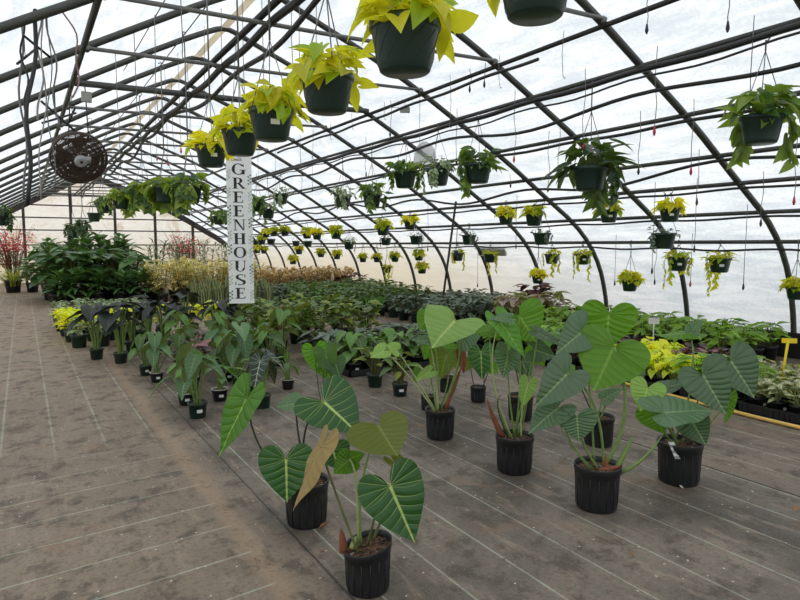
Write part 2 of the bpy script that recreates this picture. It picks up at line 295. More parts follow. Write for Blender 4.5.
# ------------------------------------------------------------------ mesh builder
class MB:
    def __init__(s): s.v = []; s.f = []; s.uv = []; s.ed = []; s.mi = []; s.m = 0
    def tube(s, pts, r, n=6, cap=True):
        pts = [V(p) for p in pts]; k = len(pts); rs = r if isinstance(r, (list, tuple)) else [r] * k
        b = len(s.v); ref = None
        for i, p in enumerate(pts):
            t = (pts[min(i + 1, k - 1)] - pts[max(i - 1, 0)])
            t = t.normalized() if t.length > 1e-9 else V((0, 0, 1))
            if ref is None: ref = t.cross(V((0, 0, 1)) if abs(t.z) < .9 else V((1, 0, 0)))
            a = (ref - t * ref.dot(t)).normalized(); ref = a; c = t.cross(a)
            for j in range(n):
                th = 2 * math.pi * j / n
                s.v.append(p + (a * math.cos(th) + c * math.sin(th)) * rs[i]); s.uv.append((j / n, i / k)); s.ed.append((0, .5))
        for i in range(k - 1):
            for j in range(n):
                q = (j + 1) % n
                s.f.append((b + i * n + j, b + i * n + q, b + (i + 1) * n + q, b + (i + 1) * n + j)); s.mi.append(s.m)
        if cap:
            s.f.append(tuple(b + j for j in reversed(range(n)))); s.mi.append(s.m)
            s.f.append(tuple(b + (k - 1) * n + j for j in range(n))); s.mi.append(s.m)
        return s
    def lathe(s, prof, n=20, c=(0, 0, 0), slant=None, cap0=True, cap1=False):
        b = len(s.v); c = V(c)
        for (r, z) in prof:
            for j in range(n):
                th = 2 * math.pi * j / n; p = V((r * math.cos(th), r * math.sin(th), z))
                if slant: p.z += (slant[0] * p.x + slant[1] * p.y) * max(0, z) / slant[2]
                s.v.append(c + p); s.uv.append((j / n, z)); s.ed.append((0, .5))
        k = len(prof)
        for i in range(k - 1):
            for j in range(n):
                q = (j + 1) % n
                s.f.append((b + i * n + j, b + i * n + q, b + (i + 1) * n + q, b + (i + 1) * n + j)); s.mi.append(s.m)
        if cap0: s.f.append(tuple(b + j for j in reversed(range(n)))); s.mi.append(s.m)
        if cap1: s.f.append(tuple(b + (k - 1) * n + j for j in range(n))); s.mi.append(s.m)
        return s
    def box(s, lo, hi, mat=None):
        b = len(s.v); mat = mat or Matrix.Identity(4)
        for x in (lo[0], hi[0]):
            for y in (lo[1], hi[1]):
                for z in (lo[2], hi[2]):
                    s.v.append(mat @ V((x, y, z))); s.uv.append((x, y)); s.ed.append((0, .5))
        for q in ((0, 1, 3, 2), (4, 6, 7, 5), (0, 4, 5, 1), (2, 3, 7, 6), (0, 2, 6, 4), (1, 5, 7, 3)):
            s.f.append(tuple(b + i for i in q)); s.mi.append(s.m)
        return s
    def quad(s, a, b2, c, d):
        b = len(s.v)
        for p in (a, b2, c, d): s.v.append(V(p)); s.uv.append((0, 0)); s.ed.append((0, .5))
        s.f.append((b, b + 1, b + 2, b + 3)); s.mi.append(s.m); return s
    def prism(s, poly, y0, y1, mat):
        b = len(s.v); n = len(poly)
        for yy in (y0, y1):
            for (x, z) in poly: s.v.append(mat @ V((x, yy, z))); s.uv.append((x, z)); s.ed.append((0, .5))
        s.f.append(tuple(range(b, b + n))); s.f.append(tuple(reversed(range(b + n, b + 2 * n)))); s.mi += [s.m] * 2
        for i in range(n):
            j = (i + 1) % n; s.f.append((b + j, b + i, b + n + i, b + n + j)); s.mi.append(s.m)
        return s
    def leaf(s, P, T, Nn, L, W, shape='heart', rows=5, cols=2, droop=.15, cup=.12, rv=None, wave=0, rg=rnd):
        prof = SHAPES[shape]; T = V(T).normalized(); Nn = V(Nn); Nn = (Nn - T * Nn.dot(T)); Nn = Nn.normalized() if Nn.length > 1e-6 else T.orthogonal().normalized()
        S = T.cross(Nn); rv = rg.random() if rv is None else rv; b = len(s.v); y0 = prof[0][0]; heart = y0 < 0
        ph = rg.random() * 6
        nr = len(prof) if rows <= 0 else rows
        for i in range(nr + (0 if rows <= 0 else 1)):
            if rows <= 0: y, w = prof[i]
            else:
                t = i / rows; y = y0 + (1 - y0) * t; w = wat(prof, y)
            for j in range(-cols, cols + 1):
                u = j / cols; x = u * w; yy = y
                if heart and y < .12:
                    k = min(1, abs(u) * 1.9 if cols > 1 else abs(u) * 3); k = k * k * (3 - 2 * k)
                    yy = y * k + (1 - k) * max(0, .0 + (y - y0) / (.12 - y0) * .12)
                z = cup * W * abs(x) * 2 - droop * L * yy * abs(yy)
                if wave: z += wave * L * math.sin(9 * yy + ph + (0 if x >= 0 else 1.3)) * (abs(u) ** 2) * 1.1
                s.v.append(P + T * (yy * L) + S * (x * W) + Nn * z); s.uv.append((x, yy)); s.ed.append((u, rv))
        c = 2 * cols + 1
        for i in range(nr + (0 if rows <= 0 else 1) - 1):
            for j in range(c - 1):
                a = b + i * c + j; s.f.append((a, a + 1, a + c + 1, a + c)); s.mi.append(s.m)
        return s
    def heart(s, P, T, Nn, L, W, droop=.08, cup=.1, wave=.01, rg=rnd, rings=9, rv=None, lobe=1.0):
        T = V(T).normalized(); Nn = V(Nn); Nn = (Nn - T * Nn.dot(T)).normalized(); S = T.cross(Nn); rv = rg.random() if rv is None else rv
        half = [(0, 1), (.045, .93), (.10, .86), (.16, .78), (.225, .69), (.29, .59), (.35, .49), (.405, .38), (.45, .27), (.482, .16), (.499, .05), (.502, -.06), (.488, -.15), (.455, -.23), (.405, -.295), (.34, -.335), (.27, -.345), (.2, -.325), (.135, -.275), (.08, -.2), (.04, -.11), (.015, -.03)]
        if lobe != 1: half = [(x, y * lobe if y < 0 else y) for x, y in half]
        out = half + [(-x, y) for x, y in reversed(half)]; n = len(out); b = len(s.v); ph = rg.random() * 6; ph2 = rg.random() * 6
        def put(x, y, e):
            z = cup * W * abs(x) * 2 * (1 - .8 * abs(x)) - droop * L * y * abs(y)
            z += wave * L * e ** 3 * math.sin(math.atan2(y, x) * 5 + ph + (0 if x > 0 else 1.1)) + wave * .5 * L * e * math.sin(11 * y + ph2)
            s.v.append(P + T * (y * L) + S * (x * W) + Nn * z); s.uv.append((x, y)); s.ed.append((e, rv))
        put(0, 0, 0)
        for k in range(1, rings + 1):
            t = k / rings
            for x, y in out: put(x * t, y * t, t)
        for j in range(n - 1): s.f.append((b, b + 2 + j, b + 1 + j)); s.mi.append(s.m)
        for k in range(rings - 1):
            for j in range(n - 1):
                a = b + 1 + k * n + j; s.f.append((a, a + 1, a + n + 1, a + n)); s.mi.append(s.m)
        return s
    def build(s, name, mats, parent=None, smooth=True, loc=None, link=True):
        me = bpy.data.meshes.new(name); me.from_pydata([tuple(p) for p in s.v], [], s.f)
        for nm, src in (('UVMap', s.uv), ('Edge', s.ed)):
            ul = me.uv_layers.new(name=nm); buf = [0.0] * (2 * len(me.loops)); vi = [0] * len(me.loops)
            me.loops.foreach_get('vertex_index', vi)
            for i, k in enumerate(vi): buf[2 * i], buf[2 * i + 1] = src[k]
            ul.data.foreach_set('uv', buf)
        for m in (mats if isinstance(mats, list) else [mats]): me.materials.append(M[m])
        me.polygons.foreach_set('material_index', s.mi)
        if smooth: me.polygons.foreach_set('use_smooth', [True] * len(me.polygons))
        me.update()
        o = bpy.data.objects.new(name, me)
        if link: COL.objects.link(o)
        if parent: o.parent = parent
        if loc: o.location = loc
        return o
SHAPES = {
    'heart': [(-.30, .30), (-.24, .42), (-.1, .5), (.08, .5), (.28, .445), (.5, .34), (.72, .2), (.88, .08), (1, .004)],
    'heart_lo': [(-.22, .28), (-.08, .45), (.1, .5), (.33, .45), (.58, .32), (.8, .16), (1, .01)],
    'oval': [(0, .03), (.12, .3), (.35, .5), (.6, .44), (.85, .2), (1, .01)],
    'lance': [(0, .06), (.18, .38), (.42, .5), (.7, .3), (1, .01)],
    'strap': [(0, .3), (.3, .5), (.65, .42), (1, .02)],
    'round': [(0, .05), (.15, .36), (.45, .5), (.75, .42), (.95, .2), (1, .05)],
}
def wat(p, y):
    for (a, b), (c, d) in zip(p, p[1:]):
        if y <= c:
            t = (y - a) / (c - a); return b + (d - b) * t
    return p[-1][1]
# ------------------------------------------------------------------ scene-object helpers
USED = {}
def tag(o, label, cat, group=None, kind=None):
    o['label'] = label; o['category'] = cat
    if group: o['group'] = group
    if kind: o['kind'] = kind
    if len(label.split()) > 16: print('LONG', label)
    if label in USED and not kind and not ('drip line' in label or 'hook wire' in label): print('DUP LABEL', label)
    USED[label] = 1
    return o
def empty(name, loc, label, cat, group=None, rz=0, sc=1):
    e = bpy.data.objects.new(name, None); COL.objects.link(e); e.location = loc; e.rotation_euler = (0, 0, rz); e.scale = (sc, sc, sc)
    e.empty_display_size = .05
    tag(e, label, cat, group); return e
def share(o, parent, name=None):
    c = o.copy(); COL.objects.link(c); c.parent = parent
    if 'label' in c.keys() and name: pass
    return c
def struct(name, mb, mat, smooth=False):
    o = mb.build(name, mat, None, smooth); o['kind'] = 'structure'; return o
def bez(a, b, c, n=8):
    return [a * (1 - t) ** 2 + b * (2 * t * (1 - t)) + c * t * t for t in [i / n for i in range(n + 1)]]
def vines(*p): return [V(q) for q in p]
# ------------------------------------------------------------------ the house
YF, YB = -2.6, 28.3
RIDGE = (2.50, 4.46)
RIGHT = [(2.50, 4.46), (2.66, 4.42), (3.2, 4.2), (3.95, 3.92), (4.65, 3.61), (5.29, 3.28), (6.17, 2.83), (7.15, 2.24), (7.8, 1.86), (8.2, 1.51), (8.47, 1.12), (8.62, .7), (8.70, .3), (8.72, 0)]
LEFT = [(2.34, 4.41), (1.78, 4.13), (.77, 3.56), (-.12, 3.06), (-.9, 2.6), (-1.7, 2.1), (-2.3, 1.66), (-2.65, 1.25), (-2.82, .8), (-2.9, .35), (-2.92, 0)]
def smoothp(pts, it=1):
    for _ in range(it):
        q = [pts[0]]
        for a, b in zip(pts, pts[1:]):
            q.append((a[0] * .75 + b[0] * .25, a[1] * .75 + b[1] * .25)); q.append((a[0] * .25 + b[0] * .75, a[1] * .25 + b[1] * .75))
        q.append(pts[-1]); pts = q
    return pts
PROF = smoothp(list(reversed(LEFT)) + RIGHT, 1)
def roofz(X):
    for a, b in zip(PROF, PROF[1:]):
        if min(a[0], b[0]) <= X <= max(a[0], b[0]) and abs(b[0] - a[0]) > 1e-6 and max(a[1], b[1]) > .9:
            return a[1] + (b[1] - a[1]) * (X - a[0]) / (b[0] - a[0])
    return 1.5
def offp(d):
    out = []
    for i, p in enumerate(PROF):
        a = PROF[max(0, i - 1)]; b = PROF[min(len(PROF) - 1, i + 1)]
        t = V((b[0] - a[0], b[1] - a[1])).normalized(); out.append((p[0] - t.y * d, p[1] + t.x * d))
    out[0] = (out[0][0], 0); out[-1] = (out[-1][0], 0); return out
OUT = offp(.05)
def strip(pts):
    mb = MB(); ys = [YF + (YB - YF) * i / 6 for i in range(7)]
    for i in range(6):
        for a, b in zip(pts, pts[1:]): mb.quad((a[0], ys[i], a[1]), (b[0], ys[i], b[1]), (b[0], ys[i + 1], b[1]), (a[0], ys[i + 1], a[1]))
    return mb
il = next(i for i, p in enumerate(OUT) if p[1] > 1.9); ir = len(OUT) - 1 - next(i for i, p in enumerate(reversed(OUT)) if p[1] > 1.9)
struct('wall_left', strip(OUT[:il + 1]), 'film', True); struct('ceiling', strip(OUT[il:ir + 1]), 'film', True); struct('wall_right', strip(OUT[ir:]), 'film', True)
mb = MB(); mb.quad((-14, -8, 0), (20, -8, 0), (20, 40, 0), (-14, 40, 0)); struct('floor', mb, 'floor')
for nm, yy in (('wall_back', YB + .03), ('wall_front', YF)):
    mb = MB(); b = len(mb.v)
    for p in OUT: mb.v.append(V((p[0], yy, p[1]))); mb.uv.append((0, 0)); mb.ed.append((0, 0))
    mb.f.append(tuple(range(len(OUT)))); mb.mi.append(0); struct(nm, mb, 'end_film' if nm == 'wall_back' else 'film')
mb = MB(); mb.box((8.60, YF, 0), (8.64, YB, .34)); struct('baseboard_right', mb, 'baseboard')
mb = MB(); mb.box((-2.88, YF, 0), (-2.84, YB, .34)); struct('baseboard_left', mb, 'baseboard')
# end wall frame: sloping top board, studs and girts
tn = [1]
def trim(mb, mat):
    o = struct('trim_%d' % tn[0], mb, mat); tn[0] += 1; return o
top = [p for p in PROF if p[1] > 1.5]
mb = MB()
for a, b in zip(top, top[1:]):
    mb.prism([(a[0], a[1] - .02), (b[0], b[1] - .02), (b[0], b[1] - .24), (a[0], a[1] - .24)], YB - .06, YB - .01, Matrix.Identity(4))
trim(mb, 'wood_dark')
for X in (-1.6, 0.10, 1.75, 3.4, 5.0, 6.6):
    mb = MB(); mb.box((X - .05, YB - .12, 0), (X + .05, YB - .02, roofz(X) - .1)); trim(mb, 'wood_dark')
for Z in (.75, 1.5, 2.1, 2.6, 3.1, 3.55):
    xs = [p[0] for p in PROF if p[1] > Z]; mb = MB(); mb.box((min(xs) + .05, YB - .09, Z - .025), (max(xs) - .05, YB - .03, Z + .025)); trim(mb, 'wood_dark')
# ridge board
mb = MB(); mb.box((RIDGE[0] - .06, YF, RIDGE[1] - .005), (RIDGE[0] + .04, YB, RIDGE[1] + .004)); trim(mb, 'ridge_tape')
# hoops, each its own
HOOP_Y = [3.94 + 1.52 * k for k in range(-4, 17)]
for k, y in enumerate(HOOP_Y):
    mb = MB(); mb.tube([(p[0], y, p[1]) for p in PROF], .037, 8)
    o = mb.build('roof_hoop', 'galv'); i = k - 3
    if y > 0: w = 'grey steel roof hoop, %s counted from the right edge towards the back' % ORD[i]
    else: w = 'grey steel roof hoop behind the camera, %s from the front wall' % ORD[k + 1]
    tag(o, w, 'roof hoop', 'grey steel roof hoops', 'structure')
# collar ties on every hoop
for k, y in enumerate(HOOP_Y):
    if y < 2: continue
    thick = abs(y - 8.5) < .3; mb = MB()
    xl, xr = .66, 4.72; zl, zr = 3.47, 3.60
    mb.tube([(xl, y - .03, zl), ((xl + xr) / 2, y - .03, 3.52), (xr, y - .03, zr)], .04 if thick else .021, 8)
    mb.tube([(xl - .02, y - .05, zl - .03), (xl + .05, y + .02, zl + .06)], .025, 6); mb.tube([(xr - .05, y - .05, zr - .04), (xr + .02, y + .02, zr + .05)], .025, 6)
    o = mb.build('collar_tie', 'galv_light' if not thick else 'galv'); i = k - 3
    tag(o, ('thick steel tie tube that carries the round fan' if thick else 'thin steel tie tube across the roof, %s tie counted from the camera' % ORD[i]), 'roof tie', 'roof tie tubes', 'structure')
# purlins and conduits running the length of the house
def sag(X, Z, amp, y0=.5, y1=YB - .1, r=.02, per=1.52, n=120, ph=0, lat=0):
    pts = []
    for i in range(n + 1):
        y = y0 + (y1 - y0) * i / n; q = (y - 3.94) / per
        pts.append((X + lat * math.sin(y * .9 + ph), y, Z - amp * math.sin(math.pi * (q % 1)) ** 2 + amp * .5 * math.sin(y * .55 + ph)))
    mb = MB(); mb.tube(pts, r, 6); return mb
def purlin(name, mb, mat, label, cat): return tag(mb.build(name, mat), label, cat, 'lengthwise roof pipes', 'structure')
def straight(X, Z, r, y0=YF + .05, y1=YB - .05): mb = MB(); mb.tube([(X, y0, Z), (X, y1, Z)], r, 8); return mb
purlin('roof_purlin', straight(.60, 3.42, .03), 'galv', 'dark lengthwise roof purlin at the left ends of the ties', 'roof purlin')
purlin('roof_purlin', straight(4.73, 3.55, .026), 'dark_pipe', 'lengthwise roof purlin at the right ends of the ties', 'roof purlin')
RROWS = [('P1', 5.27, 3.26), ('P2', 6.03, 2.87), ('P25', 6.70, 2.50), ('P3', 7.15, 2.22), ('P4', 7.72, 1.90), ('P5', 8.13, 1.54)]
NAMES = {'P1': 'highest on the right roof slope', 'P2': 'second highest on the right roof slope', 'P25': 'third highest on the right slope', 'P3': 'fourth from the top on the right slope', 'P4': 'second lowest on the right side', 'P5': 'lowest on the right side wall'}
for nm, X, Z in RROWS:
    purlin('roof_purlin', straight(X, Z, .026), 'galv', 'lengthwise steel purlin, ' + NAMES[nm], 'roof purlin')
purlin('conduit', sag(5.22, 3.20, .02, r=.03), 'dark_pipe', 'thick black conduit strapped under the highest right purlin', 'conduit')
purlin('water_tube', sag(5.16, 3.12, .04, r=.011, ph=1), 'dark_pipe', 'thin black tube below the highest right purlin', 'water tube')
purlin('water_tube', sag(5.20, 3.02, .11, r=.02, per=3.04, ph=2), 'dark_pipe', 'sagging black tube hanging lowest below the highest right purlin', 'water tube')
purlin('water_tube', sag(5.99, 2.81, .02, r=.02, ph=2), 'dark_pipe', 'black tube under the second highest right purlin', 'water tube')
purlin('water_tube', sag(6.66, 2.41, .13, r=.02, per=3.04, ph=.5), 'dark_pipe', 'looping black tube under the third highest right purlin', 'water tube')
purlin('water_tube', sag(7.1, 2.15, .02, r=.016), 'dark_pipe', 'black tube under the fourth right purlin', 'water tube')
purlin('water_tube', sag(7.67, 1.84, .02, r=.016), 'dark_pipe', 'black tube under the second lowest right purlin', 'water tube')
purlin('water_tube', sag(8.08, 1.46, .03, r=.016, ph=3), 'dark_pipe', 'black tube under the lowest right purlin', 'water tube')
purlin('conduit', straight(1.93, 3.56, .032), 'dark_pipe', 'dark conduit beside the ridge, left one of a close pair', 'conduit')
purlin('conduit', sag(2.02, 3.52, .03, r=.036), 'dark_pipe', 'dark conduit beside the ridge, thicker right one of a close pair', 'conduit')
purlin('conduit', sag(2.12, 3.50, .10, r=.026, per=3.04, ph=1.2, lat=.05), 'dark_pipe', 'wavy dark cable sagging right of the ridge conduits', 'cable')
purlin('water_tube', sag(4.55, 3.40, .02, r=.018, y1=12.0, y0=4.6), 'dark_pipe', 'loose black tube ending in the air beside the right tie ends', 'water tube')
purlin('support_wire', straight(1.27, 3.83, .006, .3, 9.0), 'wire', 'thin wire the front row of neon baskets hangs from', 'wire')
purlin('support_wire', straight(1.55, 3.70, .006, 5.0, 20.0), 'wire', 'thin wire the green pothos baskets by the aisle hang from', 'wire')
# ------------------------------------------------------------------ leaves on little plants
def foliage(kind, sd):
    """unit-free foliage generators; returns (MB leaves, MB stems or None)"""
    g = random.Random(sd); lv = MB(); st = MB()
    def dirv(a, el): return V((math.cos(a) * math.cos(el), math.sin(a) * math.cos(el), math.sin(el)))
    return g, lv, st, dirv
def upright(sd, n, h, L, W, shape, spread, rows=0, cols=1, el=(-.5, .3), hmin=.35, droop=.25, r=.004, wave=0, cup=.15):
    """leaves on petioles fanning up from the soil"""
    g, lv, st, dv = foliage('', sd)
    for i in range(n):
        a = 2.399963 * i + g.uniform(-.4, .4); t = (i + .5) / n
        hh = h * (hmin + (1 - hmin) * (1 - t) ** .8) * g.uniform(.88, 1.1); R = spread * (.25 + .75 * t) * g.uniform(.7, 1.15)
        P = V((math.cos(a) * R, math.sin(a) * R, hh)); e = g.uniform(*el)
        T = dv(a + g.uniform(-.5, .5), e); Nn = V((0, 0, 1)) + dv(a, 0) * .35
        l = L * g.uniform(.7, 1.15)
        lv.leaf(P, T, Nn, l, W * l / L, shape, rows, cols, droop, cup, wave=wave, rg=g)
        s0 = V((math.cos(a) * .02, math.sin(a) * .02, 0)); st.tube(bez(s0, V((P.x * .45, P.y * .45, hh * .75)), P, 4), [r * 1.4] * 2 + [r] * 3, 4, False)
    return lv, st
def bushy(sd, n, h, R, L, W, shape, rows=0, cols=1, droop=.2, base=.05):
    g, lv, st, dv = foliage('', sd)
    for i in range(n):
        a = g.uniform(0, 6.283); z = g.random() ** .8; rr = R * math.sqrt(g.uniform(.05, 1)) * (1 - .35 * z)
        P = V((math.cos(a) * rr * .8, math.sin(a) * rr * .8, base + h * z)); T = dv(a + g.uniform(-.6, .6), g.uniform(-.35, .65)); l = L * g.uniform(.6, 1.15)
        lv.leaf(P, T, V((0, 0, 1)) + dv(a, 0) * .4, l, W * l / L, shape, rows, cols, droop, rg=g)
    for i in range(7):
        a = g.uniform(0, 6.283); st.tube([(0, 0, 0), (math.cos(a) * R * .5, math.sin(a) * R * .5, h * .8)], .006, 4, False)
    return lv, st
def straps(sd, n, h, W, arch, spread, segs=4):
    g, lv, st, dv = foliage('', sd)
    for i in range(n):
        a = 2.399963 * i + g.uniform(-.3, .3); hh = h * g.uniform(.65, 1.05); ar = arch * g.uniform(.4, 1.2); rv = g.random()
        b0 = V((math.cos(a), math.sin(a), 0)) * spread * g.uniform(.2, 1); out = V((math.cos(a), math.sin(a), 0)); sd2 = V((-out.y, out.x, 0)); b = len(lv.v)
        for k in range(segs + 1):
            t = k / segs; p = b0 + V((0, 0, hh * (t - ar * t * t * .55))) + out * (hh * ar * t * t); w = W * wat(SHAPES['strap'], t)
            for u in (-1, 0, 1): lv.v.append(p + sd2 * (u * w) + out * (-abs(u) * w * .4)); lv.uv.append((u * .5, t)); lv.ed.append((u, rv))
        for k in range(segs):
            for j in range(2): q = b + k * 3 + j; lv.f.append((q, q + 3, q + 4, q + 1)); lv.mi.append(0)
    return lv, None
def canes(sd, n, h, L, W, lean, per=12, shape='lance', droop=.4, spiral=True, bot=.25):
    """upright canes set with leaves all the way up"""
    g, lv, st, dv = foliage('', sd)
    for c in range(n):
        a0 = g.uniform(0, 6.283); tip = V((math.cos(a0) * lean * g.uniform(.3, 1), math.sin(a0) * lean * g.uniform(.3, 1), h * g.uniform(.7, 1.02)))
        b0 = V((math.cos(a0) * .04, math.sin(a0) * .04, 0)); st.tube([b0, tip], [.009, .005], 5, False)
        for i in range(per):
            t = bot + (1 - bot) * i / (per - 1); P = b0.lerp(tip, t); a = a0 + 2.399963 * i; el = .15 + .9 * (t - .3)
            l = L * g.uniform(.7, 1.1) * (1 - .25 * t); lv.leaf(P, dv(a, el), V((0, 0, 1)), l, W * l / L, shape, 0, 1, droop, rg=g)
    return lv, st
SPEC = {}
def species(name, leafm, stemm, gens, fol='foliage'): SPEC[name] = dict(fm=leafm, sm=stemm, gens=gens, protos=[], fol=fol)
species('neon_small', 'lime', 'stem_pale', [lambda s=s: bushy(s, 60, .18, .15, .085, .07, 'heart_lo') for s in (1, 2, 3)])
species('lime', 'lime', 'stem_pale', [lambda s=s: upright(s, 26, .22, .11, .09, 'heart_lo', .13) for s in (4, 5, 6)])
species('vari_small', 'vari', 'stem_pale', [lambda s=s: bushy(s, 60, .20, .15, .085, .055, 'oval') for s in (7, 8, 9)])
species('alocasia', 'black_leaf', 'stem_green', [lambda s=s: upright(s, 8, .58, .29, .25, 'heart', .20, 8, 3, (-.5, .35), .62, .25, .011, .025) for s in (10, 11, 12, 13)])
species('phil_mid', 'mid', 'stem_green', [lambda s=s: upright(s, 9, .46, .20, .15, 'heart_lo', .18, 0, 2, (-1.0, -.1), .35, .25, .006) for s in (14, 15, 16, 17)])
species('phil_blue', 'mid_blue', 'stem_green', [lambda s=s: upright(s, 7, .44, .22, .16, 'heart', .16, 6, 2, (-1.1, -.2), .4, .25, .006) for s in (18, 19, 20)])
species('phil_strap', 'strap', 'stem_green', [lambda s=s: upright(s, 7, .36, .24, .10, 'oval', .13, 6, 2, (-1.0, .9), .4, .2, .007) for s in (21, 22, 23)])
species('alo_vein', 'alocasia_vein', 'stem_green', [lambda s=s: upright(s, 5, .36, .24, .15, 'heart', .14, 7, 3, (-1.1, -.5), .6, .2, .006) for s in (24,)])
species('warm_bush', 'mid_warm', 'stem_olive', [lambda s=s: bushy(s, 75, .40, .26, .14, .115, 'heart_lo', base=.08) for s in (25, 26, 27, 28)])
species('silver_low', 'silver', 'stem_olive', [lambda s=s: upright(s, 14, .25, .19, .12, 'heart_lo', .16, 0, 2, (-.6, .1), .3, .25, .004) for s in (29, 30, 31, 32)])
species('green_low', 'mid', 'stem_olive', [lambda s=s: upright(s, 14, .34, .17, .14, 'heart_lo', .16, 0, 2, (-.8, .1), .35, .25, .004) for s in (33, 34, 35)])
species('silver_bush', 'silver', 'stem_olive', [lambda s=s: bushy(s, 70, .26, .25, .14, .095, 'lance', base=.05, droop=.35) for s in (36, 37, 38)])
species('dark_bush', 'mid', 'stem_olive', [lambda s=s: bushy(s, 75, .30, .25, .13, .08, 'oval', base=.05) for s in (39, 40, 41)])
species('grassy', 'spider', None, [lambda s=s: straps(s, 46, .34, .02, .5, .09) for s in (42, 43)])
species('croton', 'croton', 'stem_olive', [lambda s=s: canes(s, 8, .62, .27, .105, .24, 13, 'lance', .3) for s in (44, 45, 46, 47)])
species('cream', 'cream', 'stem_olive', [lambda s=s: canes(s, 10, .80, .28, .10, .30, 13, 'lance', .4) for s in (48, 49, 50, 51)])
species('snake', 'snake', None, [lambda s=s: straps(s, 12, .60, .075, .14, .14, 4) for s in (52, 53, 54)])
species('big_strap', 'dark', 'stem_green', [lambda s=s: canes(s, 3, .40, .50, .11, .12, 16, 'lance', .35, bot=.15) for s in (55, 56, 57)])
species('big_broad', 'dark', 'stem_olive', [lambda s=s: upright(s, 30, 1.05, .52, .30, 'oval', .45, 0, 2, (-.5, .35), .2, .25, .012) for s in (58, 59, 60)])
species('big_tall', 'dark', 'stem_olive', [lambda s=s: canes(s, 5, 1.42, .40, .25, .36, 18, 'round', .2, bot=.3) for s in (61, 62, 63)])
species('palm_strap', 'dark', 'stem_olive', [lambda s=s: canes(s, 5, 1.3, .45, .06, .3, 16, 'lance', .4, bot=.35) for s in (64, 65)])
species('broad_low', 'leafy', 'stem_olive', [lambda s=s: upright(s, 22, .38, .24, .14, 'oval', .2, 0, 2, (-.3, .5), .3, .3, .005) for s in (66, 67, 68)])
species('hoya', 'vari_white', 'stem_pale', [lambda s=s: bushy(s, 34, .17, .14, .105, .08, 'heart_lo', base=.02) for s in (69, 70, 71)])
species('maroon', 'maroon', 'stem_olive', [lambda s=s: bushy(s, 50, .2, .15, .11, .08, 'oval') for s in (72, 73)])
species('pink', 'pink', 'stem_pale', [lambda s=s: upright(s, 22, .40, .19, .16, 'heart_lo', .2, 0, 2, (-.6, .2), .4, .2, .004) for s in (74, 75)])
species('warm_small', 'mid_warm', 'stem_olive', [lambda s=s: upright(s, 16, .33, .16, .095, 'oval', .14, 0, 2, (-.4, .5), .35, .25, .006) for s in (76, 77)])
def proto(sp, i):
    s = SPEC[sp]
    while len(s['protos']) < len(s['gens']): s['protos'].append(None)
    i %= len(s['gens'])
    if s['protos'][i] is None:
        lv, st = s['gens'][i]()
        a = lv.build(s['fol'], s['fm'], link=False); b = st.build('stems', s['sm'], link=False) if st and s['sm'] else None
        s['protos'][i] = (a, b)
    return s['protos'][i]
# ------------------------------------------------------------------ pots
POTS = {}
def pot_proto(style):
    """pot with rim diameter 1, height set per style"""
    if style in POTS: return POTS[style]
    if style == 'nursery':
        h = .98; pr = [(.40, 0), (.405, .03), (.43, .04), (.455, .5), (.475, .80), (.485, .805), (.49, .86), (.50, .87), (.503, .98), (.478, .985), (.468, .88), (.45, .86)]; m = 'black_pot'; n = 26
    elif style in ('green', 'blackpot'):
        h = .80; pr = [(.36, 0), (.38, .02), (.45, .64), (.485, .65), (.50, .80), (.475, .80), (.455, .68)]; m = 'green_pot' if style == 'green' else 'black_pot'; n = 18
    elif style == 'rimmed':
        h = .74; pr = [(.34, 0), (.36, .02), (.45, .62), (.48, .63), (.5, .70)]; m = 'black_pot'; n = 18
    else:
        h = .66; pr = [(.30, 0), (.34, .02), (.37, .10), (.45, .54), (.475, .555), (.5, .57), (.505, .66), (.47, .665), (.455, .58)]; m = 'basket_pot'; n = 22
    a = MB().lathe(pr, n).build('pot', m, link=False)
    sz = h - (.10 if style != 'basket' else .07)
    sb = MB(); sb.lathe([(.455, sz), (.3, sz + .02), (.1, sz + .03)], n, cap0=False, cap1=True); s = sb.build('soil', 'soil', link=False)
    r = None
    if style == 'rimmed':
        r = MB().lathe([(.5, .69), (.515, .70), (.515, .745), (.47, .75), (.455, .66)], n, cap0=False).build('rim', 'rim_pale', link=False); r['label'] = 'pale rim'
    tg = MB().box((-.13, -.012, -.075), (.13, .012, .075)).build('plant_tag', 'white_plastic', link=False, smooth=False)
    POTS[style] = (a, s, r, tg, h, sz); return POTS[style]
CAMXY = V((0, 0, 0))
def place_tag(tg, parent, d, h, style, off, loc, rz):
    o = share(tg, parent); a = math.atan2(-loc.y, -loc.x) - rz + off
    o.location = (math.cos(a) * .458 * d, math.sin(a) * .458 * d, h * .5 * d); o.scale = (d, d, d); o.rotation_euler = (-.1, 0, a + math.pi / 2)
    return o
def potted(name, sp, loc, d, style, label, cat='potted plant', group=None, i=0, fs=1.0, tagd=False, soil=True, toff=.35, pot=True):
    loc = V(loc); rz = rnd.uniform(0, 6.283); root = empty(name, loc, label, cat, group, rz)
    a, s, r, tg, h, sz = pot_proto(style)
    o = share(a, root); o.scale = (d, d, d)
    if soil: o = share(s, root); o.scale = (d, d, d)
    if r is not None: o = share(r, root); o.scale = (d, d, d)
    if tagd: place_tag(tg, root, d, h, style, toff, loc, rz)
    f, st = proto(sp, i); k = fs * rnd.uniform(.92, 1.08)
    o = share(f, root); o.location = (0, 0, sz * d); o.scale = (k, k, k)
    if st: o = share(st, root); o.location = (0, 0, sz * d); o.scale = (k, k, k)
    return root
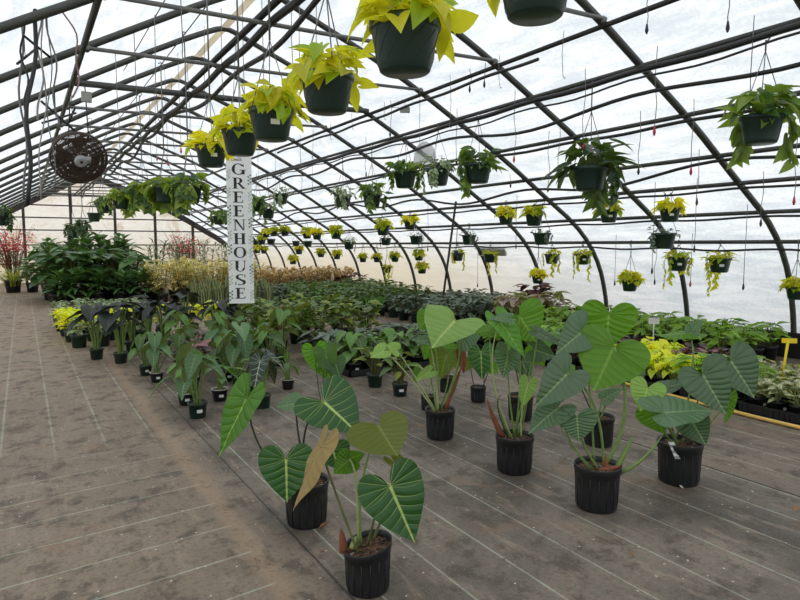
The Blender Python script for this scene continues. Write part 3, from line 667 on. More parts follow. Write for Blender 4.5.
def block(name, sp, x0, dx, nx, y0, dy, ny, d, style, desc, group, fs=1.0, jit=.05, z=0, tagp=0.0, tail='', cat='potted plant', soil=True, skip=None):
    """rows run across the house; row 1 is nearest the camera"""
    for r in range(ny):
        for c in range(nx):
            if skip and skip(c, r): rnd.random(); continue
            loc = (x0 + dx * c + rnd.uniform(-jit, jit), y0 + dy * r + rnd.uniform(-jit, jit), z)
            if ny > 1 and nx > 1: lab = '%s, %s from left, %s row' % (desc, ORD[c + 1], ORD[r + 1])
            elif nx > 1: lab = '%s, %s from left' % (desc, ORD[c + 1])
            else: lab = '%s, %s from the front%s' % (desc, ORD[r + 1], tail)
            potted(name, sp, loc, d, style, lab, cat, group, r * 3 + c * 2 + c, fs, rnd.random() < tagp, soil)
# ------------------------------------------------------------------ foreground philodendrons, leaf by leaf
def big_pot(loc, d, label, slant=(0, 0), name='potted_philodendron', hh=None):
    root = empty(name, loc, label, 'potted plant', 'big potted philodendrons in the foreground')
    h = hh or d * .98; n = 40; pr = [(.40, .006), (.405, .0), (.425, .01), (.432, .06), (.455, .5), (.472, .78), (.484, .79), (.486, .85), (.498, .86), (.504, .97), (.50, .985), (.478, .98), (.468, .88), (.452, .80)]
    mb = MB(); mb.lathe([(r * d, z * h) for r, z in pr], n, slant=(slant[0], slant[1], h))
    for k in range(16):   # shallow ribs on the pot wall
        a = k * math.pi / 8; ca, sa = math.cos(a), math.sin(a)
        mb.tube([(ca * .436 * d, sa * .436 * d, .07 * h), (ca * .470 * d, sa * .470 * d, .76 * h + (slant[0] * ca + slant[1] * sa) * .47 * d * .76)], .0022, 5)
    mb.build('pot', 'black_pot', root)
    sb = MB(); sb.lathe([(.466 * d, h * .86), (.36 * d, h * .885), (.2 * d, h * .90), (.06 * d, h * .91)], 24, slant=(slant[0], slant[1], h), cap0=False, cap1=True)
    g = random.Random(int(d * 1e4))
    sb.build('soil', 'soil', root)
    return root, h
def leaf_part(root, dep, j, tip, w, mat, lab=None, roll=0, flip=False, up=.0, dj=0, dt=0, stem='stem_green', start=(0, 0), r=(.0065, .0045), pet=True, via=None, droop=.10, cup=.14, wave=.018, lobe=1.0):
    """j / tip: pixels of the petiole joint and the tip; dj / dt: metres nearer than the pot; w: blade width in pixels"""
    o = V(root.location); J = at_d(j[0], j[1], dep - dj) - o; Tp = at_d(tip[0], tip[1], dep - dt) - o
    T = Tp - J; L = T.length; T.normalize()
    Nn = (EP - o - J).normalized() + V((0, 0, up)); Nn = (Nn - T * Nn.dot(T)).normalized()
    if flip: Nn = -Nn
    Nn = Quaternion(T, math.radians(roll)) @ Nn
    W = w * (dep - dj) / F
    mb = MB(); mb.heart(J, T, Nn, L, W, droop, cup, wave, lobe=lobe)
    lf = mb.build('leaf', mat, root)
    if lab: lf['label'] = lab
    if pet:
        h = root['ph']; S = V((start[0], start[1], h)); mid = via if via is not None else None
        if mid is None: C = V((S.x * .7 + J.x * .3, S.y * .7 + J.y * .3, S.z + (J.z - S.z) * .75 + .04))
        else: C = (at_d(mid[0], mid[1], dep - dj * .5) - o) * 2 - (S + J) * .5
        pts = bez(S, C, J, 12); pb = MB(); pb.tube(pts, [r[0] + (r[1] - r[0]) * i / 12 for i in range(13)], 7)
        pb.build('petiole', stem, lf)
    return lf
def shoot(root, p0, p1, dep, r, mat, name='shoot', lab=None, via=None):
    o = V(root.location); a = at_d(*p0, dep) - o; b = at_d(*p1, dep) - o; c = (at_d(*via, dep) - o) if via else (a + b) / 2
    mb = MB(); mb.tube(bez(a, c, b, 8), [r * (1 - .85 * (i / 8) ** 2) for i in range(9)], 7); x = mb.build(name, mat, root)
    if lab: x['label'] = lab
    return x
def nursery_plant(px, py, wpx, label, slant=(0, 0), hpx=None):
    loc = ground(px, py); loc.y += .0
    dep = depth(loc); d = wpx * dep / F; aw = V((loc.x, loc.y, 0)).normalized(); root, h = big_pot(loc + aw * d * .41, d, label, slant); root['ph'] = h * .9
    return root, depth(V(root.location)), d
# plant 1: nearest pot
R1, d1, w1 = nursery_plant(368, 599, 50, 'leaning black pot nearest the camera with a pale-veined heart-leaved philodendron', (.20, -.05))
leaf_part(R1, d1, (390, 486), (415, 543), 66, 'phil', 'dark heart-shaped leaf with pale veins', dj=.16, dt=.20, stem='stem_olive', start=(.0, 0), via=(380, 500), up=.25, droop=.03)
leaf_part(R1, d1, (321, 447), (290, 511), 40, 'phil_tan', 'tan-backed leaf turned edge-on', flip=True, roll=62, dj=.02, dt=.10, start=(-.06, -.02), via=(334, 488), stem='stem_olive', droop=-.05)
leaf_part(R1, d1, (379, 426), (397, 458), 68, 'phil_olive', 'olive leaf seen from below', flip=True, roll=-25, dj=-.05, dt=.03, start=(-.02, .02), via=(362, 485), up=0)
leaf_part(R1, d1, (349, 460), (333, 474), 26, 'phil_bright', 'bright green leaf seen from below', flip=True, dj=-.08, dt=-.04, start=(-.03, .03), via=(356, 482), stem='stem_pale')
leaf_part(R1, d1, (350, 459), (366, 453), 16, 'phil_bright', 'small folded bright leaf', flip=True, dj=-.09, dt=-.08, pet=False)
leaf_part(R1, d1, (397, 464), (427, 488), 26, 'phil', 'small leaf held edge-on at right', flip=True, roll=55, dj=-.12, dt=-.14, start=(.04, .03), via=(386, 505), stem='stem_olive')
shoot(R1, (344, 552), (341, 528), d1 - .03, .02, 'sheath', 'sheath', 'red-brown sheath'); shoot(R1, (352, 548), (356, 536), d1 - .03, .014, 'stem_pale', 'sheath', 'cut pale stub')
# plant 2: behind it
R2, d2, w2 = nursery_plant(307, 530, 46, 'upright black pot just behind the nearest one with a tall drooping-leaved philodendron', (.05, 0))
leaf_part(R2, d2, (286, 459), (287, 503), 54, 'phil', 'dark heart leaf with pale veins hanging before the pot', dj=.22, dt=.26, start=(-.03, -.02), via=(300, 450), stem='stem_dark', up=.2, droop=.02)
leaf_part(R2, d2, (247, 398), (217, 457), 42, 'phil_bright', 'bright green leaf hanging far out to the left', roll=38, dj=.02, dt=.06, start=(-.03, 0), via=(263, 452), stem='stem_dark', r=(.006, .005), up=.1, droop=.05)
leaf_part(R2, d2, (324, 402), (360, 434), 62, 'phil', 'largest pale-veined leaf at the top', roll=-8, dj=.16, dt=.30, start=(.0, 0), via=(305, 432), stem='stem_dark', up=.35, droop=.06, wave=.02)
leaf_part(R2, d2, (297, 404), (277, 406), 26, 'phil_grey', 'small grey-green leaf', dj=.0, dt=.06, start=(.01, 0), via=(298, 432), stem='stem_dark', up=.8)
leaf_part(R2, d2, (333, 449), (338, 470), 34, 'phil', 'small dark leaf right of the pot rim', dj=.05, dt=.06, start=(.03, 0), via=(322, 462), stem='stem_dark', droop=.02)
shoot(R2, (247, 400), (251, 373), d2, .012, 'phil_bright', 'leaf_lobe')
# plant 3
R3, d3, w3 = nursery_plant(440, 441, 31, 'black nursery pot left of centre with one wide pale green leaf on top')
leaf_part(R3, d3, (455, 321), (432, 344), 64, 'phil_light', 'wide pale green leaf', dj=.10, dt=.34, start=(.0, 0), via=(458, 365), up=1.2, stem='stem_green', wave=.035, droop=.12, lobe=.75)
leaf_part(R3, d3, (462, 336), (484, 330), 30, 'phil_grey', 'grey-green leaf behind the wide one', roll=30, dj=-.05, dt=-.08, start=(.02, .02), via=(456, 370), up=.6)
leaf_part(R3, d3, (428, 318), (419, 330), 24, 'phil_bright', None, flip=True, dj=-.12, dt=-.1, start=(-.01, .02), via=(437, 360))
leaf_part(R3, d3, (428, 341), (411, 339), 14, 'phil_grey', None, dj=.05, dt=.1, start=(-.03, 0), via=(435, 370), up=.9, stem='stem_pale')
leaf_part(R3, d3, (430, 346), (424, 360), 18, 'phil_bright', None, flip=True, dj=-.1, dt=-.1, start=(-.02, 0), via=(436, 375), stem='stem_pale')
leaf_part(R3, d3, (446, 356), (440, 380), 24, 'phil_olive', 'olive leaf hanging between the stalks', dj=-.1, dt=-.06, start=(.01, .03), via=(448, 380))
leaf_part(R3, d3, (430, 372), (416, 380), 14, 'phil_light', None, dj=.1, dt=.15, start=(-.04, -.02), via=(432, 385), up=.8)
leaf_part(R3, d3, (461, 355), (464, 374), 10, 'sheath', 'withered brown leaf', dj=-.05, dt=-.03, start=(.04, 0), via=(458, 380), stem='stem_olive')
leaf_part(R3, d3, (384, 351), (370, 357), 20, 'phil_light', 'leaf at the end of a long stalk leaning left', dj=.02, dt=.05, start=(-.05, 0), via=(408, 375), stem='stem_pale', up=1, r=(.007, .005))
leaf_part(R3, d3, (396, 350), (386, 344), 18, 'phil_light', None, dj=-.03, dt=0, start=(-.04, 0), via=(412, 372), stem='stem_pale', up=1, r=(.006, .005))
shoot(R3, (446, 408), (462, 366), d3 - .02, .02, 'sheath', 'sheath', 'brown leaning stem', (450, 392))
# plant 4
R4, d4, w4 = nursery_plant(514, 476, 39, 'black nursery pot at centre right with a crowded clump of broad-leaved stalks')
leaf_part(R4, d4, (519, 316), (536, 342), 52, 'phil_bright', 'broad glowing green leaf at the top', flip=True, dj=-.05, dt=.0, start=(.02, .02), via=(520, 380), wave=.02, up=.0)
leaf_part(R4, d4, (508, 318), (488, 318), 12, 'phil_grey', None, dj=.12, dt=.14, start=(0, 0), via=(508, 375), up=.7)
leaf_part(R4, d4, (500, 322), (527, 357), 30, 'phil_bright', 'long bright leaf pointing down to the right', roll=-30, dj=.10, dt=.22, start=(-.03, -.01), via=(493, 375), up=.5, stem='stem_pale')
leaf_part(R4, d4, (508, 352), (503, 378), 26, 'phil_grey', 'grey-green leaf hanging straight down', dj=.05, dt=.08, start=(.03, 0), via=(522, 385))
leaf_part(R4, d4, (535, 350), (556, 357), 24, 'phil_grey', None, roll=40, dj=-.10, dt=-.05, start=(.04, .02), via=(528, 395), up=.8)
leaf_part(R4, d4, (538, 333), (565, 346), 12, 'phil_grey', 'narrow grey leaf reaching right', dj=.05, dt=.15, start=(.05, 0), via=(530, 385), up=.7)
leaf_part(R4, d4, (528, 384), (522, 408), 18, 'phil_light', 'small yellow-green leaf low in the clump', dj=.06, dt=.10, start=(.04, -.02), via=(522, 412), stem='stem_pale')
leaf_part(R4, d4, (490, 330), (474, 334), 16, 'phil_bright', None, flip=True, dj=-.1, dt=-.05, start=(-.03, .02), via=(494, 385), up=.6)
leaf_part(R4, d4, (534, 352), (545, 366), 22, 'phil_bright', None, flip=True, roll=20, dj=-.2, dt=-.18, start=(.03, .04), via=(524, 395))
shoot(R4, (503, 437), (487, 398), d4 - .03, .02, 'sheath', 'sheath', 'orange-brown stem at left', (492, 418)); shoot(R4, (508, 437), (503, 394), d4 - .05, .005, 'stem_dark', 'shoot', None, (490, 398))
# plant 5
R5, d5, w5 = nursery_plant(596, 514, 47, 'black nursery pot at right front with the largest leaf seen from below')
leaf_part(R5, d5, (614, 347), (593, 392), 72, 'phil_bright', 'largest leaf, seen from below with its thick green stalk', flip=True, dj=.05, dt=.10, start=(.05, -.01), via=(625, 410), r=(.011, .008), stem='stem_green', wave=.02)
leaf_part(R5, d5, (609, 314), (605, 351), 54, 'phil_bright', 'bright upper leaf behind the largest one', flip=True, dj=-.10, dt=-.12, pet=False, wave=.03)
leaf_part(R5, d5, (584, 330), (557, 353), 40, 'phil_grey', 'grey-green leaf at upper left', roll=-18, dj=-.06, dt=.04, start=(.0, .02), via=(590, 395), up=.4, wave=.015)
leaf_part(R5, d5, (567, 374), (536, 406), 42, 'phil_grey', 'large grey-green leaf pointing down left', roll=-12, dj=.08, dt=.20, start=(.03, -.02), via=(594, 405), up=.2, r=(.008, .006))
leaf_part(R5, d5, (558, 408), (528, 432), 34, 'phil_grey', 'lower left leaf', roll=15, dj=.08, dt=.14, start=(-.06, 0), via=(570, 440), up=.2)
leaf_part(R5, d5, (577, 417), (579, 442), 40, 'phil_grey', 'lower heart-shaped leaf', dj=.14, dt=.18, start=(-.02, -.02), via=(582, 440), up=.25)
leaf_part(R5, d5, (560, 398), (570, 394), 8, 'phil_grey', None, dj=.05, dt=.06, start=(-.05, -.02), via=(562, 430), r=(.003, .003))
shoot(R5, (616, 470), (633, 436), d5 - .03, .018, 'stem_green', 'shoot', 'pointed green new shoot'); shoot(R5, (600, 472), (622, 466), d5 - .05, .022, 'sheath', 'sheath', 'orange-brown papery sheaths')
shoot(R5, (606, 470), (604, 452), d5 - .02, .018, 'sheath', 'sheath'); shoot(R5, (621, 473), (663, 434), d5 - .02, .010, 'stem_green', 'stalk', 'bare stalk curving out to the right', (646, 462))
# plant 5b behind
R7, d7, w7 = nursery_plant(598, 448, 31, 'black nursery pot standing behind the largest-leaved plant, leaves above it')
leaf_part(R7, d7, (606, 398), (622, 388), 16, 'phil_grey', None, dj=0, dt=.05, start=(.02, 0), via=(604, 408), up=.6)
leaf_part(R7, d7, (633, 372), (640, 388), 22, 'phil_grey', None, dj=-.05, dt=.02, start=(.03, 0), via=(612, 395), up=.5)
leaf_part(R7, d7, (622, 352), (640, 366), 26, 'phil_grey', 'grey leaf at the right', dj=-.1, dt=0, start=(.02, .02), via=(606, 385), up=.5)
leaf_part(R7, d7, (574, 372), (562, 380), 18, 'phil_bright', None, flip=True, dj=-.1, dt=0, start=(-.03, .02), via=(582, 390), stem='stem_dark')
# plant 6
R6, d6, w6 = nursery_plant(678, 487, 44, 'black nursery pot furthest right with a hanging striped paper tag and grey-green leaves')
leaf_part(R6, d6, (664, 413), (718, 408), 46, 'phil_grey', 'broad grey-green front leaf lying almost flat', dj=.22, dt=.12, start=(-.02, 0), up=1.3, droop=.06, via=(668, 425), wave=.02)
leaf_part(R6, d6, (703, 375), (727, 415), 46, 'phil_grey', 'upright grey-green leaf at right', dj=.06, dt=.16, start=(.02, 0), via=(694, 415), up=.3)
leaf_part(R6, d6, (731, 361), (756, 398), 46, 'phil_grey', 'outermost grey-green leaf at right', roll=-10, dj=-.05, dt=.04, start=(.03, .02), via=(712, 405), up=.3)
leaf_part(R6, d6, (691, 420), (707, 446), 34, 'phil_grey', 'low leaf over the pot rim', dj=.08, dt=.14, start=(.03, -.02), via=(690, 430), up=.3)
leaf_part(R6, d6, (648, 388), (640, 411), 34, 'phil_light', 'paler leaf at left', dj=.06, dt=.10, start=(-.03, 0), via=(662, 415), up=.4)
leaf_part(R6, d6, (664, 388), (690, 381), 16, 'phil_grey', None, dj=-.05, dt=-.05, start=(0, .02), via=(670, 420), up=.7)
leaf_part(R6, d6, (654, 412), (664, 434), 36, 'phil_bright', 'bright leaf seen from below at lower left', flip=True, dj=.04, dt=.05, start=(-.04, 0), via=(664, 432))
leaf_part(R6, d6, (729, 398), (727, 425), 16, 'phil_bright', None, flip=True, roll=40, dj=-.05, dt=-.02, start=(.05, 0), via=(708, 425))
leaf_part(R6, d6, (690, 333), (651, 339), 20, 'phil_bright', 'dark leaf edge-on on a tall straight stalk', flip=True, roll=60, dj=-.3, dt=-.2, start=(.0, .04), via=(692, 380), wave=.01)
leaf_part(R6, d6, (692, 331), (702, 319), 14, 'phil_grey', None, dj=-.3, dt=-.3, pet=False)
shoot(R6, (690, 442), (684, 424), d6 - .02, .03, 'bark', 'stem', 'thick brown stem')
o6 = V(R6.location); a = at_d(671, 442, d6 - .12) - o6; b = at_d(678, 459, d6 - .135) - o6; mb = MB(); sx = RT * .018
for k in range(6):
    mb.m = k % 2; p = a.lerp(b, k / 6); q = a.lerp(b, (k + 1) / 6); mb.quad(p - sx, p + sx, q + sx, q - sx)
tg = mb.build('price_tag', ['white_plastic', 'tin'], R6, False); tg['label'] = 'white tag with dark stripes hanging over the rim'
# other foreground pots deeper in the group
def simple_phil(px, py, w, label, specs, style='nursery', dj=0):
    R, dp, d = nursery_plant(px, py, w, label)
    for s in specs: leaf_part(R, dp, *s[:4], **s[4])
    return R
simple_phil(478, 403, 16, 'small black pot between the two centre pots with one star-veined dark leaf', [((481, 352), (482, 380), 26, 'phil', dict(via=(484, 385), stem='stem_dark', lab='dark leaf with pale star veins', dj=.05, dt=.08, r=(.005, .004))), ((470, 362), (464, 372), 12, 'phil_olive', dict(via=(474, 385), stem='stem_dark', r=(.005, .004))), ((490, 366), (498, 374), 14, 'phil_bright', dict(via=(482, 388), stem='stem_dark', r=(.005, .004)))])
simple_phil(520, 422, 26, 'black nursery pot half hidden behind the crowded centre right clump', [((512, 348), (500, 352), 20, 'phil_bright', dict(flip=True, via=(518, 380), stem='stem_dark')), ((534, 345), (552, 352), 26, 'phil_bright', dict(flip=True, via=(526, 380), stem='stem_dark')), ((522, 362), (530, 378), 22, 'phil_grey', dict(via=(522, 385), stem='stem_dark'))])
simple_phil(447, 393, 16, 'small black pot behind the wide pale-leaved plant with olive leaves', [((440, 355), (430, 366), 22, 'phil_olive', dict(via=(444, 370), stem='stem_dark', r=(.004, .003))), ((452, 352), (458, 370), 20, 'phil_olive', dict(via=(450, 370), stem='stem_dark', r=(.004, .003))), ((445, 346), (446, 360), 20, 'phil_bright', dict(via=(447, 370), stem='stem_dark', r=(.004, .003)))])
simple_phil(428, 411, 15, 'small black pot touching the left side of the wide pale-leaved plant', [((420, 372), (414, 382), 14, 'phil_bright', dict(via=(426, 388), r=(.004, .003))), ((434, 366), (440, 376), 12, 'phil_olive', dict(via=(430, 385), r=(.004, .003)))])
R9 = simple_phil(324, 420, 10, 'slender plant right behind the tall drooping-leaved one, five round leaves', [((315, 350), (319, 375), 26, 'phil_bright', dict(via=(318, 385), stem='stem_dark', lab='yellow-edged round leaf', r=(.004, .003))), ((325, 352), (331, 376), 24, 'mid', dict(via=(323, 385), stem='stem_dark', dj=.04, dt=.04, r=(.004, .003))), ((335, 362), (340, 377), 22, 'mid_blue', dict(via=(328, 388), stem='stem_dark', dj=.02, dt=.02, r=(.004, .003))), ((327, 368), (330, 382), 20, 'phil_bright', dict(flip=True, via=(325, 388), stem='stem_dark', r=(.004, .003)))])
# ------------------------------------------------------------------ small pots along the aisle
def small(px, py, w, style, sp, label, fs=1, i=0, tagd=True, toff=.2):
    p = ground(px, py); d = w * depth(p) / F; p += V((p.x, p.y, 0)).normalized() * d * .36
    return potted('potted_philodendron' if 'phil' in sp else 'potted_plant', sp, p, d, style, label, 'potted plant', 'small pots along the aisle', i, fs, tagd, toff=toff)
small(97, 360, 14, 'green', 'alocasia', 'dark-leaved elephant ear in the green pot furthest out on the aisle beside the neon plants', .95, 0, False)
small(121, 364, 14, 'green', 'alocasia', 'dark-leaved elephant ear in the second green pot along the aisle, pale stalks', 1.0, 1, False)
small(146, 376, 13, 'green', 'phil_mid', 'potted plant with a red-brown base in a green pot, third along the aisle edge', .8, 0)
small(157, 383, 14, 'rimmed', 'phil_blue', 'pale-rimmed pot with blue-green heart leaves, fourth along the aisle edge', .95, 0)
small(186, 406, 17, 'rimmed', 'phil_strap', 'pale-rimmed pot with upright bright strap leaves, fifth along the aisle edge', 1.0, 0)
small(198, 419, 20, 'green', 'phil_blue', 'green pot with drooping blue-green leaves, nearest pot of the aisle edge', 1.05, 1)
small(192, 394, 14, 'blackpot', 'phil_mid', 'black pot hidden behind the bright strap-leaved one', .8, 1, False)
small(220, 402, 17, 'rimmed', 'phil_strap', 'pale-rimmed pot with narrow leaves and orange stalks right of the nearest aisle pot', .75, 1)
small(239, 385, 15, 'green', 'phil_blue', 'green pot with tall arching blue-green leaves below the white sign', 1.25, 2)
small(255, 395, 14, 'rimmed', 'phil_strap', 'pale-rimmed pot with one thin upright curled leaf below the sign', .9, 2)
small(263, 409, 17, 'green', 'alo_vein', 'green pot with dark white-veined arrow leaves', 1.0, 0, False)
small(288, 390, 14, 'rimmed', 'phil_strap', 'pale-rimmed pot with pale spreading stalks right of the white-veined plant', .75, 2, False)
small(375, 388, 17, 'green', 'warm_small', 'green pot alone on the cloth with yellow-green oval leaves', 1.0, 0, False)
small(400, 397, 17, 'green', 'warm_small', 'green pot with a white tag and pale yellow-green top, left of the wide-leaved plant', .95, 1, True)
for k, (x, y, sp, fs) in enumerate([(1.55, 7.3, 'phil_mid', 1), (1.95, 7.1, 'phil_blue', 1.05), (1.65, 8.0, 'phil_mid', 1.1), (2.1, 7.8, 'phil_mid', 1.15), (2.45, 7.35, 'phil_strap', 1.1), (2.55, 8.1, 'phil_blue', 1.1), (1.85, 6.55, 'phil_mid', .9), (2.35, 6.6, 'phil_mid', .95), (1.55, 6.75, 'maroon', 1.2), (1.75, 7.55, 'maroon', 1.2)]):
    potted('potted_philodendron' if sp != 'maroon' else 'potted_plant', sp, (x, y, 0), .16, 'green' if k % 3 else 'blackpot', '%s potted plant in the crowd below the white sign, %s from the aisle side' % ({'phil_mid': 'green heart-leaved', 'phil_blue': 'blue-green heart-leaved', 'phil_strap': 'green strap-leaved', 'maroon': 'low maroon-leaved'}[sp], ORD[k + 1]), 'potted plant', 'small pots along the aisle', k, fs, k % 2 == 0)
for k, (x, y) in enumerate([(1.25, 9.1), (1.62, 8.75), (1.55, 9.6), (2.0, 9.2), (2.4, 9.0), (2.15, 9.9), (2.75, 9.5)]):
    potted('potted_alocasia', 'alocasia', (x, y, 0), .2, 'green', 'near-black elephant ear plant behind the aisle pots, %s from the aisle' % ORD[k + 1], 'potted plant', 'dark elephant ears', k + 1, .85 + .06 * (k % 3), False)
# ------------------------------------------------------------------ blocks of stock
block('potted_variegated_plant', 'vari_small', .62, .30, 5, 9.9, .4, 1, .24, 'green', 'white-speckled low plant in a green pot in front of the lime ones', 'speckled plants by the aisle', 1.1)
block('potted_lime_plant', 'neon_small', .55, .30, 4, 10.5, .42, 3, .22, 'green', 'lime-yellow low plant by the aisle', 'lime plants by the aisle', 1.25)
block('potted_lime_plant', 'neon_small', 1.95, .42, 3, 10.4, .4, 1, .22, 'green', 'lime-yellow plant between the dark elephant ears', 'lime plants by the aisle', 1.6)
block('potted_variegated_plant', 'vari_small', .55, .32, 5, 12.0, .5, 3, .24, 'green', 'white-speckled low plant behind the lime ones', 'speckled plants by the aisle', 1.15)
block('potted_strap_leaf_plant', 'big_strap', .72, .46, 5, 17.2, .5, 1, .36, 'blackpot', 'dark strap-leaved plant at the front of the big back left clump', 'big dark plants at back left', 1.35)
block('potted_foliage_plant', 'big_broad', .65, .48, 5, 18.1, .8, 3, .4, 'blackpot', 'big dark broad-leaved plant in the back left clump', 'big dark plants at back left', 1.0, .1)
block('potted_rubber_plant', 'big_tall', .65, .5, 5, 20.6, .9, 2, .42, 'blackpot', 'tall dark round-leaved plant behind the back left clump', 'big dark plants at back left', 1.0, .1)
block('potted_cream_plant', 'cream', 3.05, .52, 6, 16.6, .7, 3, .3, 'blackpot', 'cream-edged bushy plant left of the sign', 'cream-edged plants', 1.05)
block('potted_snake_plant', 'snake', 3.3, .36, 5, 13.2, .5, 3, .26, 'blackpot', 'banded snake plant left of the sign base', 'snake plants', 1.1)
block('potted_dracaena', 'palm_strap', 3.6, .8, 4, 20.4, .8, 2, .34, 'blackpot', 'tall green strap-leaved plant behind the cream-edged ones', 'tall plants at the back', 1.05)
block('potted_heart_leaf_plant', 'warm_bush', 2.95, .48, 4, 7.9, .60, 4, .22, 'green', 'bushy warm green plant in the middle bed', 'bushy plants in the middle bed', 1.0, .06)
for nx, (x, y) in enumerate([(3.35, 6.25), (3.95, 6.25), (4.55, 6.45), (3.35, 7.05), (3.95, 7.05), (4.55, 7.2)]):
    mb = MB(); a = .27
    mb.box((-a, -a, 0), (a, a, .012))
    for (u0, v0, u1, v1) in ((-a, -a, a, -a + .015), (-a, a - .015, a, a), (-a, -a, -a + .015, a), (a - .015, -a, a, a)): mb.box((u0, v0, 0), (u1, v1, .075))
    o = mb.build('plant_tray', 'black_pot', None, False, (x, y, 0)); tag(o, 'black plastic tray under the silvery low plants, %s from the left, %s row' % (ORD[nx % 3 + 1], ('front', 'back')[nx // 3]), 'tray', 'trays of the middle bed')
    for c in range(4):
        sp = 'green_low' if (x < 4.4 and y < 6.5 and c < 3) else 'silver_low'
        potted('potted_silver_plant' if sp == 'silver_low' else 'potted_heart_leaf_plant', sp, (x + (-.13, .13)[c % 2], y + (-.13, .13)[c // 2], .013), .15, 'blackpot', '%s low plant, %s pot of the %s middle tray, %s row' % ('silvery dark' if sp == 'silver_low' else 'green heart-leaved', ('front left', 'front right', 'back left', 'back right')[c], ORD[nx % 3 + 1], ('front', 'back')[nx // 3]), 'potted plant', 'low plants in the middle trays', c + nx, 1.0, c == 0)
# stake with climbing plant
rt = empty('staked_climber', (2.68, 7.05, 0), 'climbing plant tied to an upright brown coir pole right of the sign', 'potted plant')
a_, s_, _, _, _, sz_ = pot_proto('green'); o = share(a_, rt); o.scale = (.2,) * 3; o = share(s_, rt); o.scale = (.2,) * 3
MB().tube([(0, 0, .1), (0, 0, .74)], .035, 10).build('coir_pole', 'coir', rt)
f, st = proto('phil_mid', 2); o = share(f, rt); o.location = (0, 0, .14); o.scale = (1.3,) * 3; o = share(st, rt); o.location = (0, 0, .14); o.scale = (1.3,) * 3
# right-hand beds
block('potted_silver_plant', 'silver_bush', 6.45, .44, 5, 8.55, .52, 5, .26, 'green', 'silver-leaved bushy plant along the right wall', 'silver plants along the right wall', 1.05, .05, tagp=.3, skip=lambda c, r: (r == 0 and c > 2))
block('potted_grassy_plant', 'grassy', 6.1, .28, 3, 11.0, .4, 1, .22, 'green', 'fresh green grassy plant in front of the dark rows at right', 'grassy plants', 1.1)
block('potted_dark_plant', 'dark_bush', 5.55, .47, 6, 11.5, .58, 6, .26, 'blackpot', 'dark green low bushy plant in the right back bed', 'dark bushy plants in the right back bed', 1.1, .06)
block('potted_croton', 'croton', 5.2, .46, 7, 15.4, .6, 3, .26, 'blackpot', 'tan and green leaved plant at the right back', 'tan-leaved plants', 1.05, .06)
block('potted_dark_plant', 'silver_bush', 4.55, .45, 3, 13.6, .55, 3, .24, 'blackpot', 'grey-green low plant right of the sign', 'low plants right of the sign', 1.0, .06)
block('potted_maroon_plant', 'maroon', 7.6, .34, 2, 15.0, .4, 1, .24, 'blackpot', 'maroon-leaved plant at the end of the dark rows', 'maroon plants', 1.9)
block('potted_pink_plant', 'pink', 7.35, .38, 3, 7.7, .45, 2, .24, 'blackpot', 'pink and white leaved plant by the right wall', 'pink-leaved plants', 1.1)
potted('potted_maroon_plant', 'maroon', (8.1, 8.2, 0), .26, 'blackpot', 'tall dark red-leaved plant by the wall behind the pink ones', 'potted plant', None, 0, 2.2)
potted('potted_dracaena', 'palm_strap', (6.1, 18.6, 0), .3, 'blackpot', 'tall green plant rising above the tan-leaved ones right of the sign', 'potted plant', None, 1, .95)
def tray(x, y, sx, sy, label, group, z=0):
    mb = MB(); mb.box((-sx, -sy, 0), (sx, sy, .012))
    for (u0, v0, u1, v1) in ((-sx, -sy, sx, -sy + .015), (-sx, sy - .015, sx, sy), (-sx, -sy, -sx + .015, sy), (sx - .015, -sy, sx, sy)): mb.box((u0, v0, 0), (u1, v1, .085))
    k = -sy + .05
    while k < sy - .03:
        mb.box((-sx - .006, k, .008), (-sx, k + .02, .075)); k += .045
    mb.box((-sx - .014, -sy, .075), (-sx, sy, .09))
    return tag(mb.build('plant_tray', 'black_pot', None, False, (x, y, z)), label, 'tray', group)
kindrow = ['hoya', 'hoya', 'broad_low', 'lime', 'lime', 'maroon', 'green_low', 'broad_low', 'green_low']
knames = {'hoya': ('potted_trailing_plant', 'cream-marked round-leaved'), 'lime': ('potted_lime_plant', 'lime-yellow'), 'broad_low': ('potted_foliage_plant', 'bright green broad-leaved'), 'maroon': ('potted_maroon_plant', 'maroon-leaved'), 'green_low': ('potted_heart_leaf_plant', 'mid-green heart-leaved')}
for r in range(9):
    yc = 2.05 + .58 * r
    for c in range(2):
        xc = 5.72 + .60 * c
        pos = '%s %s tray from the front' % (ORD[r + 1], ('hose-side', 'wall-side')[c])
        tray(xc, yc, .28, .27, 'black slotted tray behind the tan hose, ' + pos, 'black trays along the hose')
        sp = kindrow[r]
        if c == 1 and r in (2,): sp = 'hoya'
        if c == 1 and r == 3: sp = 'maroon'
        for i in range(2):
            for j in range(3):
                potted(knames[sp][0], sp, (xc - .13 + .26 * i, yc - .17 + .17 * j, .013), .15, 'blackpot', '%s plant, %s %s pot of the %s' % (knames[sp][1], ORD[j + 1], ('outer', 'inner')[i], pos), 'potted plant', knames[sp][1] + ' plants in the trays', i + j * 2 + c + r, {'hoya': .95, 'lime': 1.0, 'maroon': .9, 'green_low': .75, 'broad_low': .72}[sp], i == 0 and r < 3 and c == 0, False, 1.0)
block('potted_foliage_plant', 'broad_low', 7.15, .34, 4, 4.0, .50, 7, .24, 'blackpot', 'bright green leafy plant in the bed at the right wall', 'leafy plants at the right wall', .82, .05, skip=lambda c, r: False)
